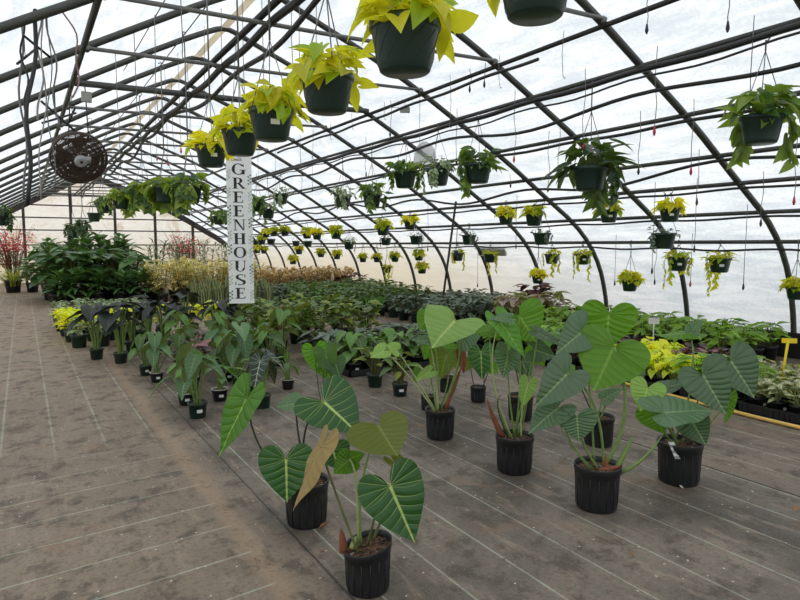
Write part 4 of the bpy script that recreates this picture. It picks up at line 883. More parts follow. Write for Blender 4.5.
# yellow stake and white label
mb = MB(); p = at_x(781, 375, 6.05); p.z = .13; tp = at_x(788, 345, 6.05)
st_ = empty('stake_label', p, 'yellow T-shaped plastic stake label standing in the near tray', 'label stake')
MB().tube([(0, 0, 0), tp - p + V((0, 0, .05))], [.008, .014], 6).build('stake', 'yellow_plastic', st_)
sv = at_x(788, 343, 6.05) - p; rot = Matrix.Translation(sv) @ Quaternion((0, 0, 1), -.75).to_matrix().to_4x4()
MB().box((-.055, -.004, -.0), (.075, .004, .045), rot).build('label_plate', 'yellow_plastic', st_, False)
p = at_x(653, 345, 6.9); p.z = .2
wl = empty('stake_label', (p.x, p.y, 0), 'white T-shaped plastic stake label among the trays behind the lime plants', 'label stake')
MB().tube([(0, 0, .0), (0, 0, .5)], .008, 6).build('stake', 'white_plastic', wl)
MB().box((-.065, -.004, .48), (.065, .004, .56), Quaternion((0, 0, 1), -.9).to_matrix().to_4x4()).build('label_plate', 'white_plastic', wl, False)
# hose
pts = []
for i in range(40):
    y = .6 + i * .2; pts.append((5.30 + .018 * math.sin(y * 1.7) + (.045 * (y - 2.5) if y > 2.5 else 0) * 1.4, y, .022))
mb = MB(); mb.tube(pts, .016, 8); tag(mb.build('garden_hose', 'hose'), 'tan garden hose lying along the front of the black trays', 'hose')
# ------------------------------------------------------------------ back corner planting
def bush(loc, h, R, label, sd):
    g = random.Random(sd); rt = empty('flowering_bush', loc, label, 'bush', 'red flowering bushes'); st = MB(); lv = MB(); fl = MB()
    for i in range(34):
        a = g.uniform(0, 6.283); rr = R * math.sqrt(g.random()); tip = V((math.cos(a) * rr, math.sin(a) * rr, h * g.uniform(.6, 1)))
        pts = bez(V((math.cos(a) * .1, math.sin(a) * .1, .0)), V((math.cos(a) * rr * .3, math.sin(a) * rr * .3, h * .55)), tip, 5); st.tube(pts, [.016, .014, .011, .008, .005, .003], 4, False)
        for k in range(46):
            t = g.uniform(.45, 1); q = pts[min(5, int(t * 5))] + V((g.gauss(0, .13), g.gauss(0, .13), g.gauss(0, .12)))
            d = V((g.uniform(-1, 1), g.uniform(-1, 1), g.uniform(-.6, .6))); (fl if (q.z > h * .55 and g.random() < .6) or g.random() < .15 else lv).leaf(q, d, (g.uniform(-1, 1), g.uniform(-1, 1), 1), g.uniform(.05, .09), .04, 'oval', 0, 1, rg=g)
    st.build('stems', 'bark', rt); lv.build('foliage', 'bush_leaf', rt); fl.build('flowers', 'red_flower', rt)['kind'] = 'stuff'
bush((-.30, 24.6, 0), 2.35, .85, 'red-flowered bush in the far left corner by the end wall', 3)
bush((5.5, 24.8, 0), 2.2, 1.0, 'red-flowered bush by the end wall left of the sign', 5)
lv, _ = straps(90, 130, .95, .02, .9, .28, 5); rt = empty('grass_tuft', (-.30, 22.6, 0), 'yellow-green grass tuft below the red bush at far left', 'grass')
o = share(pot_proto('blackpot')[0], rt); o.scale = (.5,) * 3; o = lv.build('blades', 'grass', rt); o.location = (0, 0, .2)
potted('potted_dark_plant', 'dark_bush', (.22, 22.4, 0), .38, 'blackpot', 'dark low plant between the grass tuft and the big dark clump', 'potted plant', None, 1, 1.5)
# ------------------------------------------------------------------ hanging baskets
def basket_fol(kind, sd):
    g = random.Random(sd); lv = MB(); vn = MB()
    cfg = {'neon': (80, .40, .33, .54, 0), 'neon_trail': (52, .30, .22, .34, 4), 'gold': (76, .38, .31, .5, 0), 'green': (54, .40, .28, .52, 2), 'dark': (60, .48, .28, .6, 3), 'vari': (58, .30, .2, .5, 3), 'sparse': (26, .24, .15, .40, 2), 'pothos': (36, .50, .42, .46, 6), 'bare': (5, .15, .1, .15, 0)}[kind]
    n, L, W, H, nv = cfg
    for i in range(n):
        a = g.uniform(0, 6.283); z = g.random(); rr = .56 * math.sqrt(g.uniform(.02, 1)); P = V((math.cos(a) * rr, math.sin(a) * rr, .02 + H * z * (1 - .6 * rr * rr)))
        if rr > .40 and g.random() < .22: P.z = g.uniform(-.1, .12); P += V((math.cos(a), math.sin(a), 0)) * g.uniform(.06, .2)
        aa = a + g.uniform(-.7, .7); T = V((math.cos(aa), math.sin(aa), g.uniform(-1.0, .6))); l = L * g.uniform(.6, 1.15); no = 1.1 if kind in ('neon', 'gold', 'green', 'pothos') else .6
        lv.leaf(P, T, V((math.cos(a) * no, math.sin(a) * no, 1)), l, W * l / L, 'heart_lo' if kind not in ('vari', 'sparse') else 'oval', 0, 2, .3, .2, rg=g)
    for k in range(nv):
        a = g.uniform(0, 6.283); ln = g.uniform(.35, .9) * (2.0 if kind in ('neon_trail',) else 1); out = V((math.cos(a), math.sin(a), 0)); pts = [out * .42 + V((0, 0, .03)), out * .56 + V((0, 0, .02))]
        m = 6
        for t in range(1, m + 1): pts.append(out * (.58 + .04 * math.sin(t)) + V((g.uniform(-.04, .04), g.uniform(-.04, .04), -ln * t / m)))
        vn.tube(pts, .011, 4, False)
        for t in range(2, len(pts)):
            for q in range(2):
                aa = a + (1.3 if (t + q) % 2 else -1.3) + g.uniform(-.5, .5); l = L * g.uniform(.5, .95)
                lv.leaf(pts[t] + V((0, 0, q * ln / m * .5)), V((math.cos(aa), math.sin(aa), -.8)), V((math.cos(a), math.sin(a), .6)), l, W * l / L, 'heart_lo', 0, 2, .2, .15, rg=g)
    for k in range(max(4, n // 6)):
        a = g.uniform(0, 6.283); vn.tube([(0, 0, -.06), (math.cos(a) * .25, math.sin(a) * .25, H * .5)], .012, 4, False)
    return lv, vn
BF = {}
def basket_proto(kind, v):
    if (kind, v) not in BF:
        lv, vn = basket_fol(kind, 500 + v * 17 + len(kind))
        fm = {'neon': 'neon', 'neon_trail': 'neon', 'gold': 'neon_gold', 'green': 'pothos', 'dark': 'pothos_dark', 'vari': 'vari', 'sparse': 'silver', 'pothos': 'pothos_gold', 'bare': 'dark'}[kind]
        BF[(kind, v)] = (lv.build('foliage', fm, link=False), vn.build('vines', 'stem_pale' if 'neon' in kind or kind == 'gold' else 'stem_olive', link=False))
    return BF[(kind, v)]
def ridged_basket():
    mb = MB(); pr = [(.33, 0), (.355, .02), (.375, .09), (.385, .10), (.46, .54), (.475, .555), (.5, .57), (.505, .67), (.47, .675), (.455, .58)]; mb.lathe(pr, 40)
    for k in range(12):   # swirl grooves as raised ribs
        pts = []
        for i in range(9):
            t = i / 8; a = k * math.pi / 6 + t * .75; r = .387 + (.458 - .387) * t; pts.append((r * math.cos(a), r * math.sin(a), .12 + .40 * t))
        mb.m = 1; mb.tube(pts, .0075, 4); mb.m = 0
    mb.lathe([(.33, .0), (.13, .001), (.12, .03), (.02, .03)], 24, cap0=False, cap1=True)
    return mb.build('pot', ['basket_pot', 'black_pot'], link=False)
RIB = None
KIND_NAME = {'neon': 'neon yellow-green', 'neon_trail': 'neon yellow-green trailing', 'gold': 'golden yellow', 'green': 'green leafy', 'dark': 'dark glossy green', 'vari': 'white-variegated', 'sparse': 'sparse grey-leaved', 'pothos': 'large-leaved green pothos', 'bare': 'almost bare'}
BCOUNT = {}
def basket(px, py, wpx, kind, X, hookz, group, label, v=0, near=False, Y=None, rot=None, hang=None, tagd=False, fs=1.0):
    """px, py: middle of the rim; X (or Y) fixes how far away; hookz: height it hangs from"""
    global RIB
    c = at_x(px, py, X) if Y is None else at_y(px, py, Y); d = wpx * depth(c) / F
    hgt = .66; rz = rnd.uniform(0, 6.283) if rot is None else rot
    root = empty('hanging_basket', c - V((0, 0, hgt * d)), label, 'hanging basket', group, rz, d)
    if near:
        if RIB is None: RIB = ridged_basket()
        share(RIB, root)
    else: share(pot_proto('basket')[0], root)
    share(pot_proto('basket')[1], root)
    f, vn = basket_proto(kind, v)
    for q in (f, vn): o = share(q, root); o.location = (0, 0, .60); o.scale = (fs,) * 3
    up = (hookz - (c.z - hgt * d)) / d; wl = min(up - .12, hgt + 1.5); mb = MB(); th = .0035 / d if near else .004 / d
    for k in range(3):
        a = k * 2.0944; mb.tube([(.49 * math.cos(a), .49 * math.sin(a), hgt), (0, 0, wl)], th, 4, False)
    mb.tube([(0, 0, wl), (0, 0, up - .1)], th * 1.8, 5); rr = .05 / d * .7
    mb.tube([(0, 0, up - .02 / d - rr * 1.2), (rr, 0, up - rr * .5), (rr * .8, 0, up + rr * .5), (0, 0, up + rr * .85), (-rr * .8, 0, up + rr * .4)], .006 / d, 6)
    mb.build('hanger', 'wire', root)
    if tagd:
        t = share(pot_proto('basket')[3], root); a = math.atan2(-c.y, -c.x) - rz + .2
        t.location = (math.cos(a) * .435, math.sin(a) * .435, .33); t.rotation_euler = (-.15, 0, a + math.pi / 2); t.scale = (.75,) * 3
    return root
G1 = 'neon baskets hanging over the aisle'
for k, (x, y, w, t) in enumerate([(536, -36, 78, 0), (405, 24, 72, 0), (327, 76, 54, 0), (271, 110, 45, 1), (240, 131, 36, 0), (211, 146, 31, 1)]):
    basket(x, y, w, ('neon', 'neon', 'neon', 'neon', 'neon', 'gold')[k], 1.27, 3.83, G1, 'ridged green basket of neon leaves over the aisle, ' + ('cut off by the top edge', 'largest whole pot', 'second largest in the row', 'right of the one above the sign', 'just above the white sign', 'furthest, left of the sign top')[k], k % 3, True, None, .4 + k, tagd=bool(t))
G2 = 'green pothos baskets over the left bed'
for k, (x, y, w, kd) in enumerate([(189, 186, 26, 'pothos'), (165, 187, 24, 'pothos'), (143, 192, 21, 'pothos'), (122, 197, 18, 'pothos'), (103, 203, 15, 'green')]):
    basket(x, y, w, kd, 1.55, 3.70, G2, 'hanging basket of drooping large-leaved pothos over the left bed, %s from the sign' % ORD[k + 1], k % 3, False, None, fs=1.0)
basket(94, 213, 13, 'bare', 1.1, 3.66, G2, 'small nearly bare basket below the pothos row at far left', 0, fs=.9)
for k, (x, y, w) in enumerate([(73, 230, 12), (83, 226, 11)]):
    basket(x, y, w, 'dark', .9 + .15 * k, 3.5, 'small dark baskets at the back', 'small dark hanging basket near the end wall, %s one' % ('left', 'right')[k], k)
basket(0, 215, 16, 'dark', -.25, 2.95, 'small dark baskets at the back', 'small dark hanging basket cut off by the left edge', 1, Y=15)
G3 = 'big green baskets under the highest right purlin'
for k, (x, y, w, kd, v) in enumerate([(762, 116, 42, 'green', 0), (590, 167, 36, 'dark', 2), (478, 164, 29, 'green', 1), (438, 169, 25, 'vari', 0), (405, 172, 24, 'green', 2), (372, 194, 20, 'green', 0), (343, 195, 18, 'vari', 1), (281, 194, 15, 'vari', 2), (268, 209, 14, 'vari', 0), (257, 203, 13, 'green', 1), (219, 216, 13, 'green', 2)]):
    basket(x, y, w, kd, 5.22 if k < 9 else 4.9, 3.20, G3, '%s basket high along the right roof slope, %s from the right' % (KIND_NAME[kd], ORD[k + 1]), v, False, fs=1.3 if k < 2 else 1.05)
G4 = 'small baskets in the upper rows at right'
upper = [(670, 208, 21, 'gold', 7.12, 2.2), (664, 233, 24, 'sparse', 7.12, 2.2), (609, 210, 19, 'neon', 7.12, 2.2), (534, 214, 18, 'neon', 7.12, 2.2), (506, 214, 16, 'gold', 7.12, 2.2), (542, 233, 18, 'sparse', 7.12, 2.2), (469, 235, 15, 'sparse', 7.6, 1.9), (410, 221, 13, 'gold', 7.12, 2.2), (416, 236, 13, 'sparse', 7.6, 1.9), (383, 226, 14, 'neon', 7.12, 2.2), (386, 238, 11, 'sparse', 7.6, 1.9), (336, 231, 12, 'neon', 7.12, 2.2), (349, 242, 11, 'vari', 7.6, 1.9), (317, 233, 10, 'gold', 7.12, 2.2), (307, 232, 10, 'neon', 7.12, 2.2), (285, 230, 9, 'neon', 7.12, 2.2), (274, 231, 8, 'neon', 7.12, 2.2), (266, 232, 8, 'gold', 7.12, 2.2), (308, 241, 9, 'bare', 7.6, 1.9), (296, 241, 8, 'bare', 7.6, 1.9), (271, 239, 9, 'bare', 7.6, 1.9), (262, 239, 8, 'neon', 7.6, 1.9), (256, 240, 7, 'bare', 7.6, 1.9)]
for k, (x, y, w, kd, X, hz) in enumerate(upper):
    basket(x, y, w, kd, X, max(hz, at_x(x, y, X).z + .2), G4, 'small %s basket in the two upper rows at right, %s counted leftwards' % (KIND_NAME[kd], ORD[k + 1]), k % 3, tagd=k in (0, 2), fs=.95)
G5 = 'neon baskets in the lowest rows at right'
lower = [(796, 287, 19, 'neon', 8.1), (720, 258, 22, 'neon_trail', 8.1), (678, 257, 21, 'neon_trail', 8.1), (630, 280, 17, 'neon', 8.1), (583, 254, 16, 'neon_trail', 8.1), (552, 254, 15, 'neon_trail', 8.1), (538, 275, 13, 'gold', 8.1), (490, 254, 13, 'neon_trail', 8.1), (458, 253, 12, 'neon_trail', 8.1), (422, 267, 10, 'neon', 8.1), (419, 254, 10, 'neon', 8.1), (395, 256, 9, 'neon', 8.1), (387, 267, 9, 'neon_trail', 8.1), (377, 257, 8, 'neon', 8.1), (363, 257, 8, 'neon', 8.1), (337, 254, 8, 'neon', 8.1), (321, 252, 8, 'neon', 8.1), (299, 249, 8, 'gold', 8.1), (293, 259, 8, 'neon', 8.1), (257, 248, 8, 'gold', 8.1), (264, 249, 7, 'neon', 8.1)]
for k, (x, y, w, kd, X) in enumerate(lower):
    basket(x, y, w, kd, X, max(1.54, at_x(x, y, X).z + .14), G5, 'small %s basket in the lowest rows at the right wall, %s counted leftwards' % (KIND_NAME[kd], ORD[k + 1]), (k + 1) % 3, tagd=k in (1, 2, 4, 6), fs=.95)
# ------------------------------------------------------------------ drip lines with weights
DR = [(657, 60, 132, 5.2, 1), (585, 80, 147, 5.2, 1), (515, 103, 160, 5.2, 1), (640, 128, 172, 5.95, 0), (698, 175, 203, 6.65, 0), (752, 60, 128, 5.2, 0), (797, 150, 202, 6.65, 1), (694, 100, 172, 5.95, 1), (763, 182, 224, 7.1, 0), (747, 215, 288, 7.65, 0), (697, 188, 250, 7.1, 0), (655, 192, 272, 7.1, 0), (616, 242, 284, 8.08, 0), (457, 110, 162, 5.2, 0), (432, 135, 187, 5.95, 0), (549, 140, 190, 5.95, 0), (517, 190, 247, 7.1, 0), (478, 246, 286, 8.08, 0), (511, 160, 186, 6.65, 0), (312, 150, 190, 5.2, 0), (301, 160, 192, 5.2, 0), (560, 120, 186, 5.95, 0), (390, 75, 135, 4.7, 0), (470, 60, 90, 4.7, 0), (648, -5, 30, 4.7, 0), (729, 0, 28, 4.7, 0), (485, 30, 85, 4.7, 0), (428, 200, 250, 7.1, 0), (366, 150, 175, 5.2, 0), (596, 150, 200, 6.65, 0), (692, 246, 285, 8.08, 1), (656, 248, 283, 8.08, 0), (322, 85, 120, 4.7, 1), (180, 120, 152, 2.1, 1), (156, 130, 160, 2.1, 1), (167, 135, 165, 2.1, 1)]
for k, (x, y0, y1, X, red) in enumerate(DR):
    a = at_x(x, y0, X); b = at_x(x, y1, X); b.x, b.y = a.x, a.y
    rt = empty('drip_line', b, 'thin drip line hanging from the roof %s' % k, 'drip line', 'drip lines with %s tips' % ('red' if red else 'black'))
    rt['label'] = 'thin grey drip line with a %s weighted tip hanging from the roof' % ('red' if red else 'black')
    g = random.Random(k); w = g.uniform(-.03, .03); h = a.z - b.z
    top = max(roofz(min(max(a.x, -2), 8.1)) + .055, a.z)
    MB().tube([(0, 0, .04), (w, 0, h * .4), (w * .5, w, h * .75), (0, 0, top - b.z)], .004, 5).build('line', 'wire', rt)
    MB().tube([(0, 0, -.03), (0, 0, .0), (0, 0, .055)], [.007, .016, .007], 7).build('weight', 'red_tip' if red else 'wire_dark', rt)
# plain hanger wires from the roof (thin verticals)
g = random.Random(31)
WR = [(205, 55, 120, 2.05), (222, 40, 100, 2.05), (243, 28, 105, 2.05), (262, 20, 110, 2.12), (300, 20, 80, 2.6), (317, 5, 95, 2.6), (292, 8, 70, 2.3), (384, 66, 120, 4.7), (352, 85, 130, 4.7), (330, 95, 140, 4.7), (181, 18, 62, 1.2), (156, 52, 125, 1.2), (135, 60, 128, 1.1), (116, 65, 120, 1.0), (420, 90, 150, 4.7), (450, 75, 128, 4.7), (500, 50, 88, 4.7), (564, 30, 78, 4.7), (188, 90, 150, 2.1), (172, 100, 150, 2.1), (150, 120, 165, 2.1), (275, 130, 190, 4.7), (300, 115, 180, 4.7), (312, 108, 160, 4.7), (258, 140, 190, 4.7)]
for k, (x, y0, y1, X) in enumerate(WR):
    a = at_x(x, y0, X); b = at_x(x, y1, X); top = max(a.z, min(roofz(max(min(a.x, 8), -2)) - .02, a.z + .35)); mb = MB()
    mb.tube([(0, 0, top - b.z), (g.uniform(-.02, .02), 0, (a.z - b.z) * .5), (0, 0, .03), (.02, 0, 0), (.035, 0, .02)], .004, 4)
    tag(mb.build('hanging_wire', 'wire', None, True, (a.x, a.y, b.z)), 'bare thin hook wire with no basket hanging from the roof', 'wire', 'bare hook wires under the roof')
# ------------------------------------------------------------------ hanging cords and black hooks at the left
CD = [(33, -30, 27, 205, .017, 'wire_dark', 'thick dark cable bundle'), (40, -30, 38, 120, .008, 'rope', 'pale cord beside the cable bundle'), (44, -30, 60, 130, .007, 'wire', 'thin grey cord leaning right'), (57, -30, 72, 98, .007, 'rope_red', 'reddish cord bowing to the tie end'), (21, -30, 25, 110, .008, 'wire_dark', 'twisted dark cord at far left'), (43, 5, 41, 200, .006, 'rope', 'second pale cord behind the cable bundle'), (48, 40, 55, 190, .005, 'wire', 'fine loose wire right of the cables'), (24, 60, 24, 200, .009, 'wire', 'grey knotted wire left of the cables')]
for k, (x0, y0, x1, y1, r, m, lab) in enumerate(CD):
    Y = 5.47 + .04 * k; a = at_y(x0, y0, Y); b = at_y(x1, y1, Y); top = roofz(a.x) + .055; g = random.Random(k); pts = []
    a2 = V((a.x, Y, top))
    for i in range(15):
        t = i / 14; q = a2.lerp(b, t); w = .03 if r < .02 else .008
        pts.append(q + V((w * math.sin(t * 9 + k * 2), w * math.sin(t * 7 + k), 0)) * math.sin(t * 3.1) + V((.10 * math.sin(t * math.pi) if 'bowing' in lab else 0, 0, 0)))
    tag(MB().tube(pts, r, 6).build('loose_cable', m), lab + ' hanging at upper left', 'cable', 'cables hanging at upper left')
for k, (p0, p1) in enumerate([((23, 35), (51, 58)), ((17, 64), (37, 48)), ((41, 101), (75, 131)), ((42, 123), (76, 113)), ((75, 108), (68, 124))]):
    a = at_y(*p0, 5.6 + .15 * k); b = at_y(*p1, 5.75 + .15 * k); mb = MB(); mb.tube([a, a.lerp(b, .5), b], .010, 6); mb.tube([a.lerp(b, .4), a.lerp(b, .4) + V((0, 0, .22))], .003, 4)
    tag(mb.build('wire_hook', 'wire_dark'), 'loose black metal hook among the cords at upper left, %s from the top' % ORD[k + 1], 'hook', 'loose black hooks')
# ------------------------------------------------------------------ fan
fc = at_y(79, 158, 8.46); fr = .31; frt = empty('wall_fan', fc, 'round rusty ventilation fan with a grey motor hanging from the thick tie', 'fan'); frt.name = 'ventilation_fan'
nrm = (EP - fc).normalized(); nrm = (nrm + V((.22, 0, -.42))).normalized(); q = nrm.to_track_quat('Z', 'Y'); Mx = q.to_matrix().to_4x4()
def mat_xf(mb): mb.v = [Mx @ p for p in mb.v]; return mb
def ring(r, z, n=36): return [(r * math.cos(2 * math.pi * i / n), r * math.sin(2 * math.pi * i / n), z) for i in range(n + 1)]
mb = MB(); mb.lathe([(fr, -.04), (fr + .012, -.04), (fr + .014, .03), (fr, .035), (fr - .004, .03), (fr - .004, -.03)], 40, cap0=False); mat_xf(mb).build('shroud', 'rust', frt)
mb = MB()
for i in range(1, 27): mb.tube(ring(fr * i / 27, .03 + .05 * (1 - (i / 27) ** 2)), .0056 if i % 5 else .0036, 4, False)
for i in range(14):
    a = 2 * math.pi * i / 14; mb.tube([(math.cos(a) * fr * t, math.sin(a) * fr * t, .034 + .05 * (1 - t * t)) for t in (.1, .4, .7, 1)], .006, 4, False)
mat_xf(mb).build('guard', 'rust', frt)
for k in range(4):
    mb = MB(); a0 = k * math.pi / 2; vv = []
    for i in range(6):
        t = .2 + .72 * i / 5
        for s_ in (-1, 1): a = a0 + s_ * .55 * (.6 + .4 * t); vv.append(V((math.cos(a) * fr * t, math.sin(a) * fr * t, s_ * .045 - .02)))
    b = 0
    for p in vv: mb.v.append(p); mb.uv.append((0, 0)); mb.ed.append((0, .5))
    for i in range(5): mb.f.append((2 * i, 2 * i + 1, 2 * i + 3, 2 * i + 2)); mb.mi.append(0)
    mat_xf(mb).build('blade', 'rust', frt)
mb = MB(); off = V((.0, .0, 0)); mb.lathe([(.06, .05), (.072, .06), (.075, .11), (.067, .128), (.03, .132), (.001, .132)], 24, cap0=True); mat_xf(mb).build('motor', 'motor', frt)
mb = MB(); mb.lathe([(.02, .131), (.018, .14), (.001, .14)], 16); mat_xf(mb).build('motor_cap', 'rust', frt)
mb = MB(); mb.box((.05, -.02, .06), (.11, .06, .11)); mat_xf(mb).build('switch_box', 'motor', frt)
tz = 3.48 - fc.z; mb = MB()
mb.tube([(-.1, .04, fr * .8), (-.05, .0, tz)], .008, 6); mb.tube([(.12, .04, fr * .8), (.1, 0, tz)], .008, 6); mb.build('hanger', 'wire_dark', frt)
bx = at_y(86, 97, 8.40); mb = MB(); mb.box((-.05, -.03, -.06), (.06, .03, .06)); tag(mb.build('junction_box', 'tin', None, False, (bx.x, bx.y, bx.z)), 'grey electrical box on the thick tie above the fan', 'electrical box')
bx = at_x(405, 110, 4.72); mb = MB(); mb.box((-.07, -.03, -.035), (.07, .03, .035), Quaternion((0, 0, 1), -.6).to_matrix().to_4x4()); mb.tube([(-.2, .1, .03), (.03, 0, .03)], .005, 5); mb.tube([(0, 0, .03), (0, 0, 3.53 - bx.z)], .004, 4)
tag(mb.build('sensor_box', 'tin', None, False, bx), 'small grey sensor box hung below the right tie ends', 'sensor box')
# ------------------------------------------------------------------ sign
dz = 6.2; ctr = at_d(240.2, 230, dz); hw = 12.2 * dz / F; th = at_d(240, 156, dz).z; bh = at_d(240, 304, dz).z
face = V((-ctr.x, -ctr.y, 0)).normalized(); sx = V((-face.y, face.x, 0)); SM = Matrix.Translation((0, 0, 0)) @ Matrix((sx, -face, V((0, 0, 1)))).transposed().to_4x4()
if (SM @ V((1, 0, 0))).dot(RT) < 0: sx = -sx; SM = Matrix((sx, -face, V((0, 0, 1)))).transposed().to_4x4()
H = th - bh; sg = empty('wooden_sign', (ctr.x, ctr.y, bh), 'tall narrow white board sign reading GREENHOUSE downwards with painted green sprigs', 'sign')
BOARD = MB().box((-hw, 0, 0), (hw, .022, H), SM)
S_ = 'GREENHOUSE'
def arc(cx, cz, rx, rz, a0, a1, tv, thn, n=14):
    o, i_ = [], []
    for k in range(n + 1):
        a = math.radians(a0 + (a1 - a0) * k / n); w = thn + (tv - thn) * abs(math.cos(a)) ** 1.5
        o.append((cx + rx * math.cos(a), cz + rz * math.sin(a))); i_.append((cx + (rx - w) * math.cos(a), cz + (rz - w * .55 - thn * .3) * math.sin(a)))
    return [[o[k], o[k + 1], i_[k + 1], i_[k]] for k in range(n)]
def rc(x0, z0, x1, z1): return [[(x0, z0), (x1, z0), (x1, z1), (x0, z1)]]
TV, TN = .20, .07
def serif(x, z): return rc(x - .14, z, x + .14 + .0, z + .045)
GL = {
 'E': rc(.16, 0, .16 + TV, 1) + rc(.05, 0, .75, TN) + rc(.05, 1 - TN, .72, 1) + rc(.3, .49, .58, .49 + TN) + rc(.70, 0, .75, .24) + rc(.67, .76, .72, 1) + rc(.55, .40, .60, .63),
 'H': rc(.12, 0, .12 + TV, 1) + rc(.60, 0, .60 + TV, 1) + rc(.2, .48, .7, .48 + TN) + sum([rc(x, z, x + .37, z + .045) for x in (.02, .5) for z in (0, .955)], []),
 'N': rc(.13, 0, .19, 1) + rc(.72, 0, .78, 1) + [[(.08, 1), (.28, 1), (.78, 0), (.70, 0)]] + rc(.02, 0, .3, .045) + rc(.02, .955, .25, 1) + rc(.60, .955, .9, 1),
 'U': rc(.12, .3, .12 + TV, 1) + rc(.72, .3, .77, 1) + arc(.445, .32, .325, .33, 180, 360, TV * .8, TN) + rc(.02, .955, .38, 1) + rc(.6, .955, .88, 1),
 'O': arc(.45, .5, .44, .51, 0, 360, TV, TN, 28),
 'G': arc(.47, .5, .45, .51, 40, 325, TV, TN, 24) + rc(.70, .05, .70 + TV, .44) + rc(.56, .40, .98, .45) + rc(.78, .70, .84, .95),
 'R': rc(.13, 0, .13 + TV, 1) + rc(.03, 0, .42, .045) + rc(.03, .955, .45, 1) + arc(.40, .73, .33, .27, -90, 90, TV, TN) + rc(.25, .46, .42, .51) + [[(.38, .48), (.56, .48), (.92, .02), (.72, .02)]] + rc(.70, 0, .98, .045),
 'S': arc(.45, .74, .34, .27, 50, 235, TV, TN, 12) + arc(.45, .27, .36, .28, -130, 55, TV, TN, 12) + [[(.17, .62), (.30, .70), (.74, .38), (.62, .28)]] + rc(.72, .72, .78, .98) + rc(.08, .02, .14, .30)}
M['board'] = plain('painted_white_board', (.86, .88, .86), .5, 0, .05)
BOARD.build('board', 'board', sg, False)
M['ink'] = plain('black_paint', (.02, .02, .02), .6); M['sprig'] = plain('green_paint', (.09, .20, .11), .7, 0, .5, 30); M['sprig_tan'] = plain('sage_paint', (.30, .38, .24), .7, 0, .4, 30); M['script_pink'] = plain('dusty_pink_paint', (.45, .26, .28), .7)
top_in = H * .0 + th - at_d(240, 164.4, dz).z; pitch = (at_d(240, 164.4, dz).z - at_d(240, 299, dz).z) / 9.78; lh = pitch * .79; lw = .136
for k, ch in enumerate(S_):
    mb = MB(); z0 = H - top_in - pitch * k - lh; x0 = -lw * .5
    for n_, pl in enumerate(GL[ch]):
        A = sum(pl[i][0] * pl[(i + 1) % 4][1] - pl[(i + 1) % 4][0] * pl[i][1] for i in range(4))
        if A < 0: pl = pl[::-1]
        mb.prism([(x0 + lw * (p[0] * 1.06 - .03), z0 + lh * p[1]) for p in pl], -.002 - n_ * .00004, .001, SM)
    o = mb.build('letter', 'ink', sg, False); o['label'] = 'black painted letter ' + ch
g = random.Random(5); l1, l2 = MB(), MB()
for side in (-1, 1):
    for k in range(9):
        zc = H * (.05 + .1 * k + g.uniform(-.02, .02)); xc = side * (hw - .022); dk_ = (k + (side > 0)) % 3 == 0; m_ = MB()
        stem = [(xc + side * .005, zc - .05), (xc - side * .004, zc), (xc + side * .002, zc + .05)]
        for p, q_ in zip(stem, stem[1:]): m_.tube([SM @ V((p[0], -.001, p[1])), SM @ V((q_[0], -.001, q_[1]))], .0014, 4)
        for j in range(6):
            t = -.045 + .018 * j; s_ = 1 if j % 2 else -1; cx, cz = xc + s_ * .012, zc + t; rr_ = (.008, .010) if dk_ else (.004, .012); an = .6 * s_
            pl = [(cx + rr_[0] * math.cos(a) * math.cos(an) + rr_[1] * math.sin(a) * math.sin(an), cz - rr_[0] * math.cos(a) * math.sin(an) + rr_[1] * math.sin(a) * math.cos(an)) for a in [i * math.pi / 4 for i in range(8)]]
            m_.prism(pl, -.0015, .001, SM)
        m_.build('sprig', 'sprig' if dk_ else 'sprig_tan', sg, False)
mb = MB(); zt = H - .052
def stroke(pts, r=.0022): mb.tube([SM @ V((x, -.002, z)) for x, z in pts], r, 4)
stroke([(-.045, zt + .03), (-.06, zt + .037), (-.07, zt + .025), (-.055, zt + .012), (-.05, zt), (-.065, zt - .01), (-.078, zt)])
xx = -.045
for k in range(3): stroke([(xx, zt - .006), (xx + .004, zt + .012), (xx + .009, zt + .012), (xx + .01, zt - .006)]); xx += .011
stroke([(xx + .004, zt + .012), (xx + .004, zt - .006), (xx + .01, zt)]); stroke([(xx + .016, zt + .03), (xx + .016, zt - .006), (xx + .024, zt)]); stroke([(xx + .009, zt + .015), (xx + .024, zt + .015)])
stroke([(xx + .03, zt + .03), (xx + .03, zt - .006)]); stroke([(xx + .03, zt + .006), (xx + .037, zt + .012), (xx + .041, zt + .006), (xx + .042, zt - .006)])
mb.build('script_lettering', 'script_pink', sg)['label'] = 'small dusty pink script above the letters'
mb = MB()
for s_ in (-1, 1): mb.tube([SM @ V((s_ * hw * .6, .011, H - .01)), SM @ V((0, .011, 3.54 - bh))], .003, 5)
mb.build('hanging_wire', 'wire', sg)
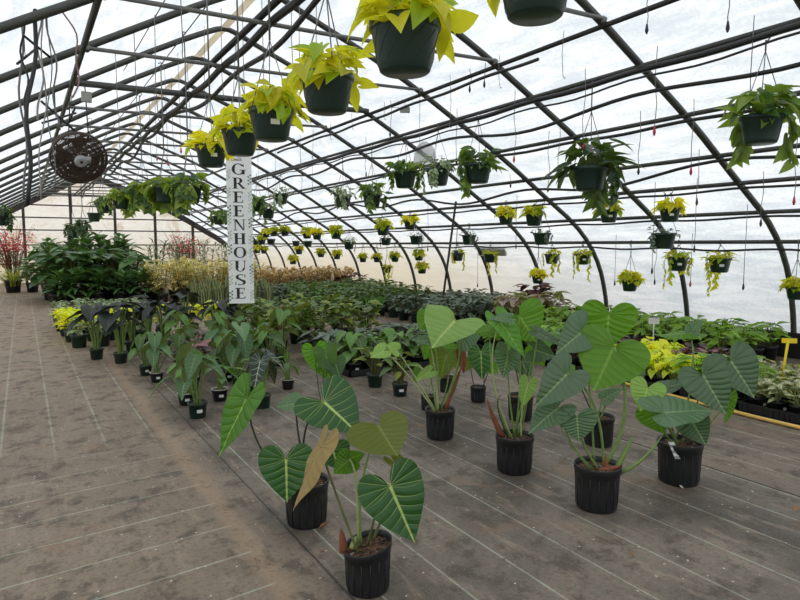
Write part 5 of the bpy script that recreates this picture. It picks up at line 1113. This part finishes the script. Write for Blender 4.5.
# ------------------------------------------------------------------ odds and ends at the right side
a = at_x(456, 196, 7.0); b = at_x(442, 306, 7.0); b = V((a.x - .0, at_x(442, 306, 7.0).y, 0)); b = at_x(440, 330, 7.0); b.z = 0
a.z -= .1; mb = MB(); mb.tube([b, a], .022, 8); tag(mb.build('wooden_pole', 'wood_dark'), 'thin dark pole leaning against the right roof pipes behind the silver plants', 'pole')
c = at_x(425, 154, 5.4); mb = MB(); mb.lathe([(.19, -.16), (.17, 0), (.12, .13), (.05, .18), (.01, .19)], 20, cap0=False, cap1=True); mb.tube([(0, 0, .18), (0, 0, roofz(5.4) - .12 - c.z)], .004, 4)
tag(mb.build('plastic_dome', 'clear', None, True, c), 'cloudy clear plastic dome hanging behind the right green baskets', 'plastic dome')
c = at_x(492, 250, 8.35); mb = MB(); mb.box((-.02, -.42, -.12), (.03, .42, .11)); tag(mb.build('wall_panel', 'tin', None, False, c), 'grey rectangular panel on the right wall behind two neon baskets', 'panel')
c = at_x(456, 255, 7.75); mb = MB(); mb.tube([(0, 0, -.1), (0, 0, .1)], [.045, .05], 12); mb.tube([(0, 0, .1), (.03, 0, 1.88 - c.z)], .008, 6); tag(mb.build('sprinkler_head', 'dark_pipe', None, True, c), 'black cylindrical nozzle hanging by the leaning pole', 'nozzle')
# dry leaves and chips on the cloth
for k, (x, y, s_) in enumerate([(795, 513, .05), (634, 557, .03), (323, 553, .05), (319, 530, .06), (754, 494, .02), (91, 516, .025), (148, 508, .025), (683, 490, .03), (505, 561, .03), (566, 590, .02)]):
    p = ground(x, y); mb = MB(); g = random.Random(k); mb.leaf(V((0, 0, .012)), (math.cos(k * 2), math.sin(k * 2), .15), (0, .2, 1), s_, s_ * .6, 'oval', 6, 2, -.3, .4)
    tag(mb.build('fallen_leaf', 'dry_leaf' if k not in (4, 5, 6, 7) else 'rim_pale', None, True, p - V((0, 0, .004))), '%s fallen leaf bit on the ground cloth, %s' % ('curled brown' if k not in (4, 5, 6, 7) else 'tiny pale', ('at the right edge', 'right of the bottom centre', 'left of the nearest pot', 'right of the second pot base', 'in the right foreground', 'in the left aisle', 'in the left aisle further right', 'beside the tagged pot', 'at bottom centre', 'at the bottom edge')[k]), 'fallen leaf', 'fallen leaf bits on the floor')
# ------------------------------------------------------------------ light
w = bpy.data.worlds.new('overcast_sky'); SC.world = w; w.use_nodes = True
bg = w.node_tree.nodes['Background']; bg.inputs[0].default_value = (.965, .985, 1.0, 1); bg.inputs[1].default_value = 1.0
sun = bpy.data.lights.new('veiled_sun', 'SUN'); sun.energy = .5; sun.angle = math.radians(25); sun.color = (1, .97, .9)
so = bpy.data.objects.new('veiled_sun', sun); COL.objects.link(so); so.rotation_euler = (math.radians(20), math.radians(-28), 0)
vs = SC.view_settings; SC.display_settings.display_device = 'sRGB'
vs.view_transform = 'Standard'; vs.look = 'None'; vs.gamma = 1; vs.use_curve_mapping = False; vs.exposure = 0.52
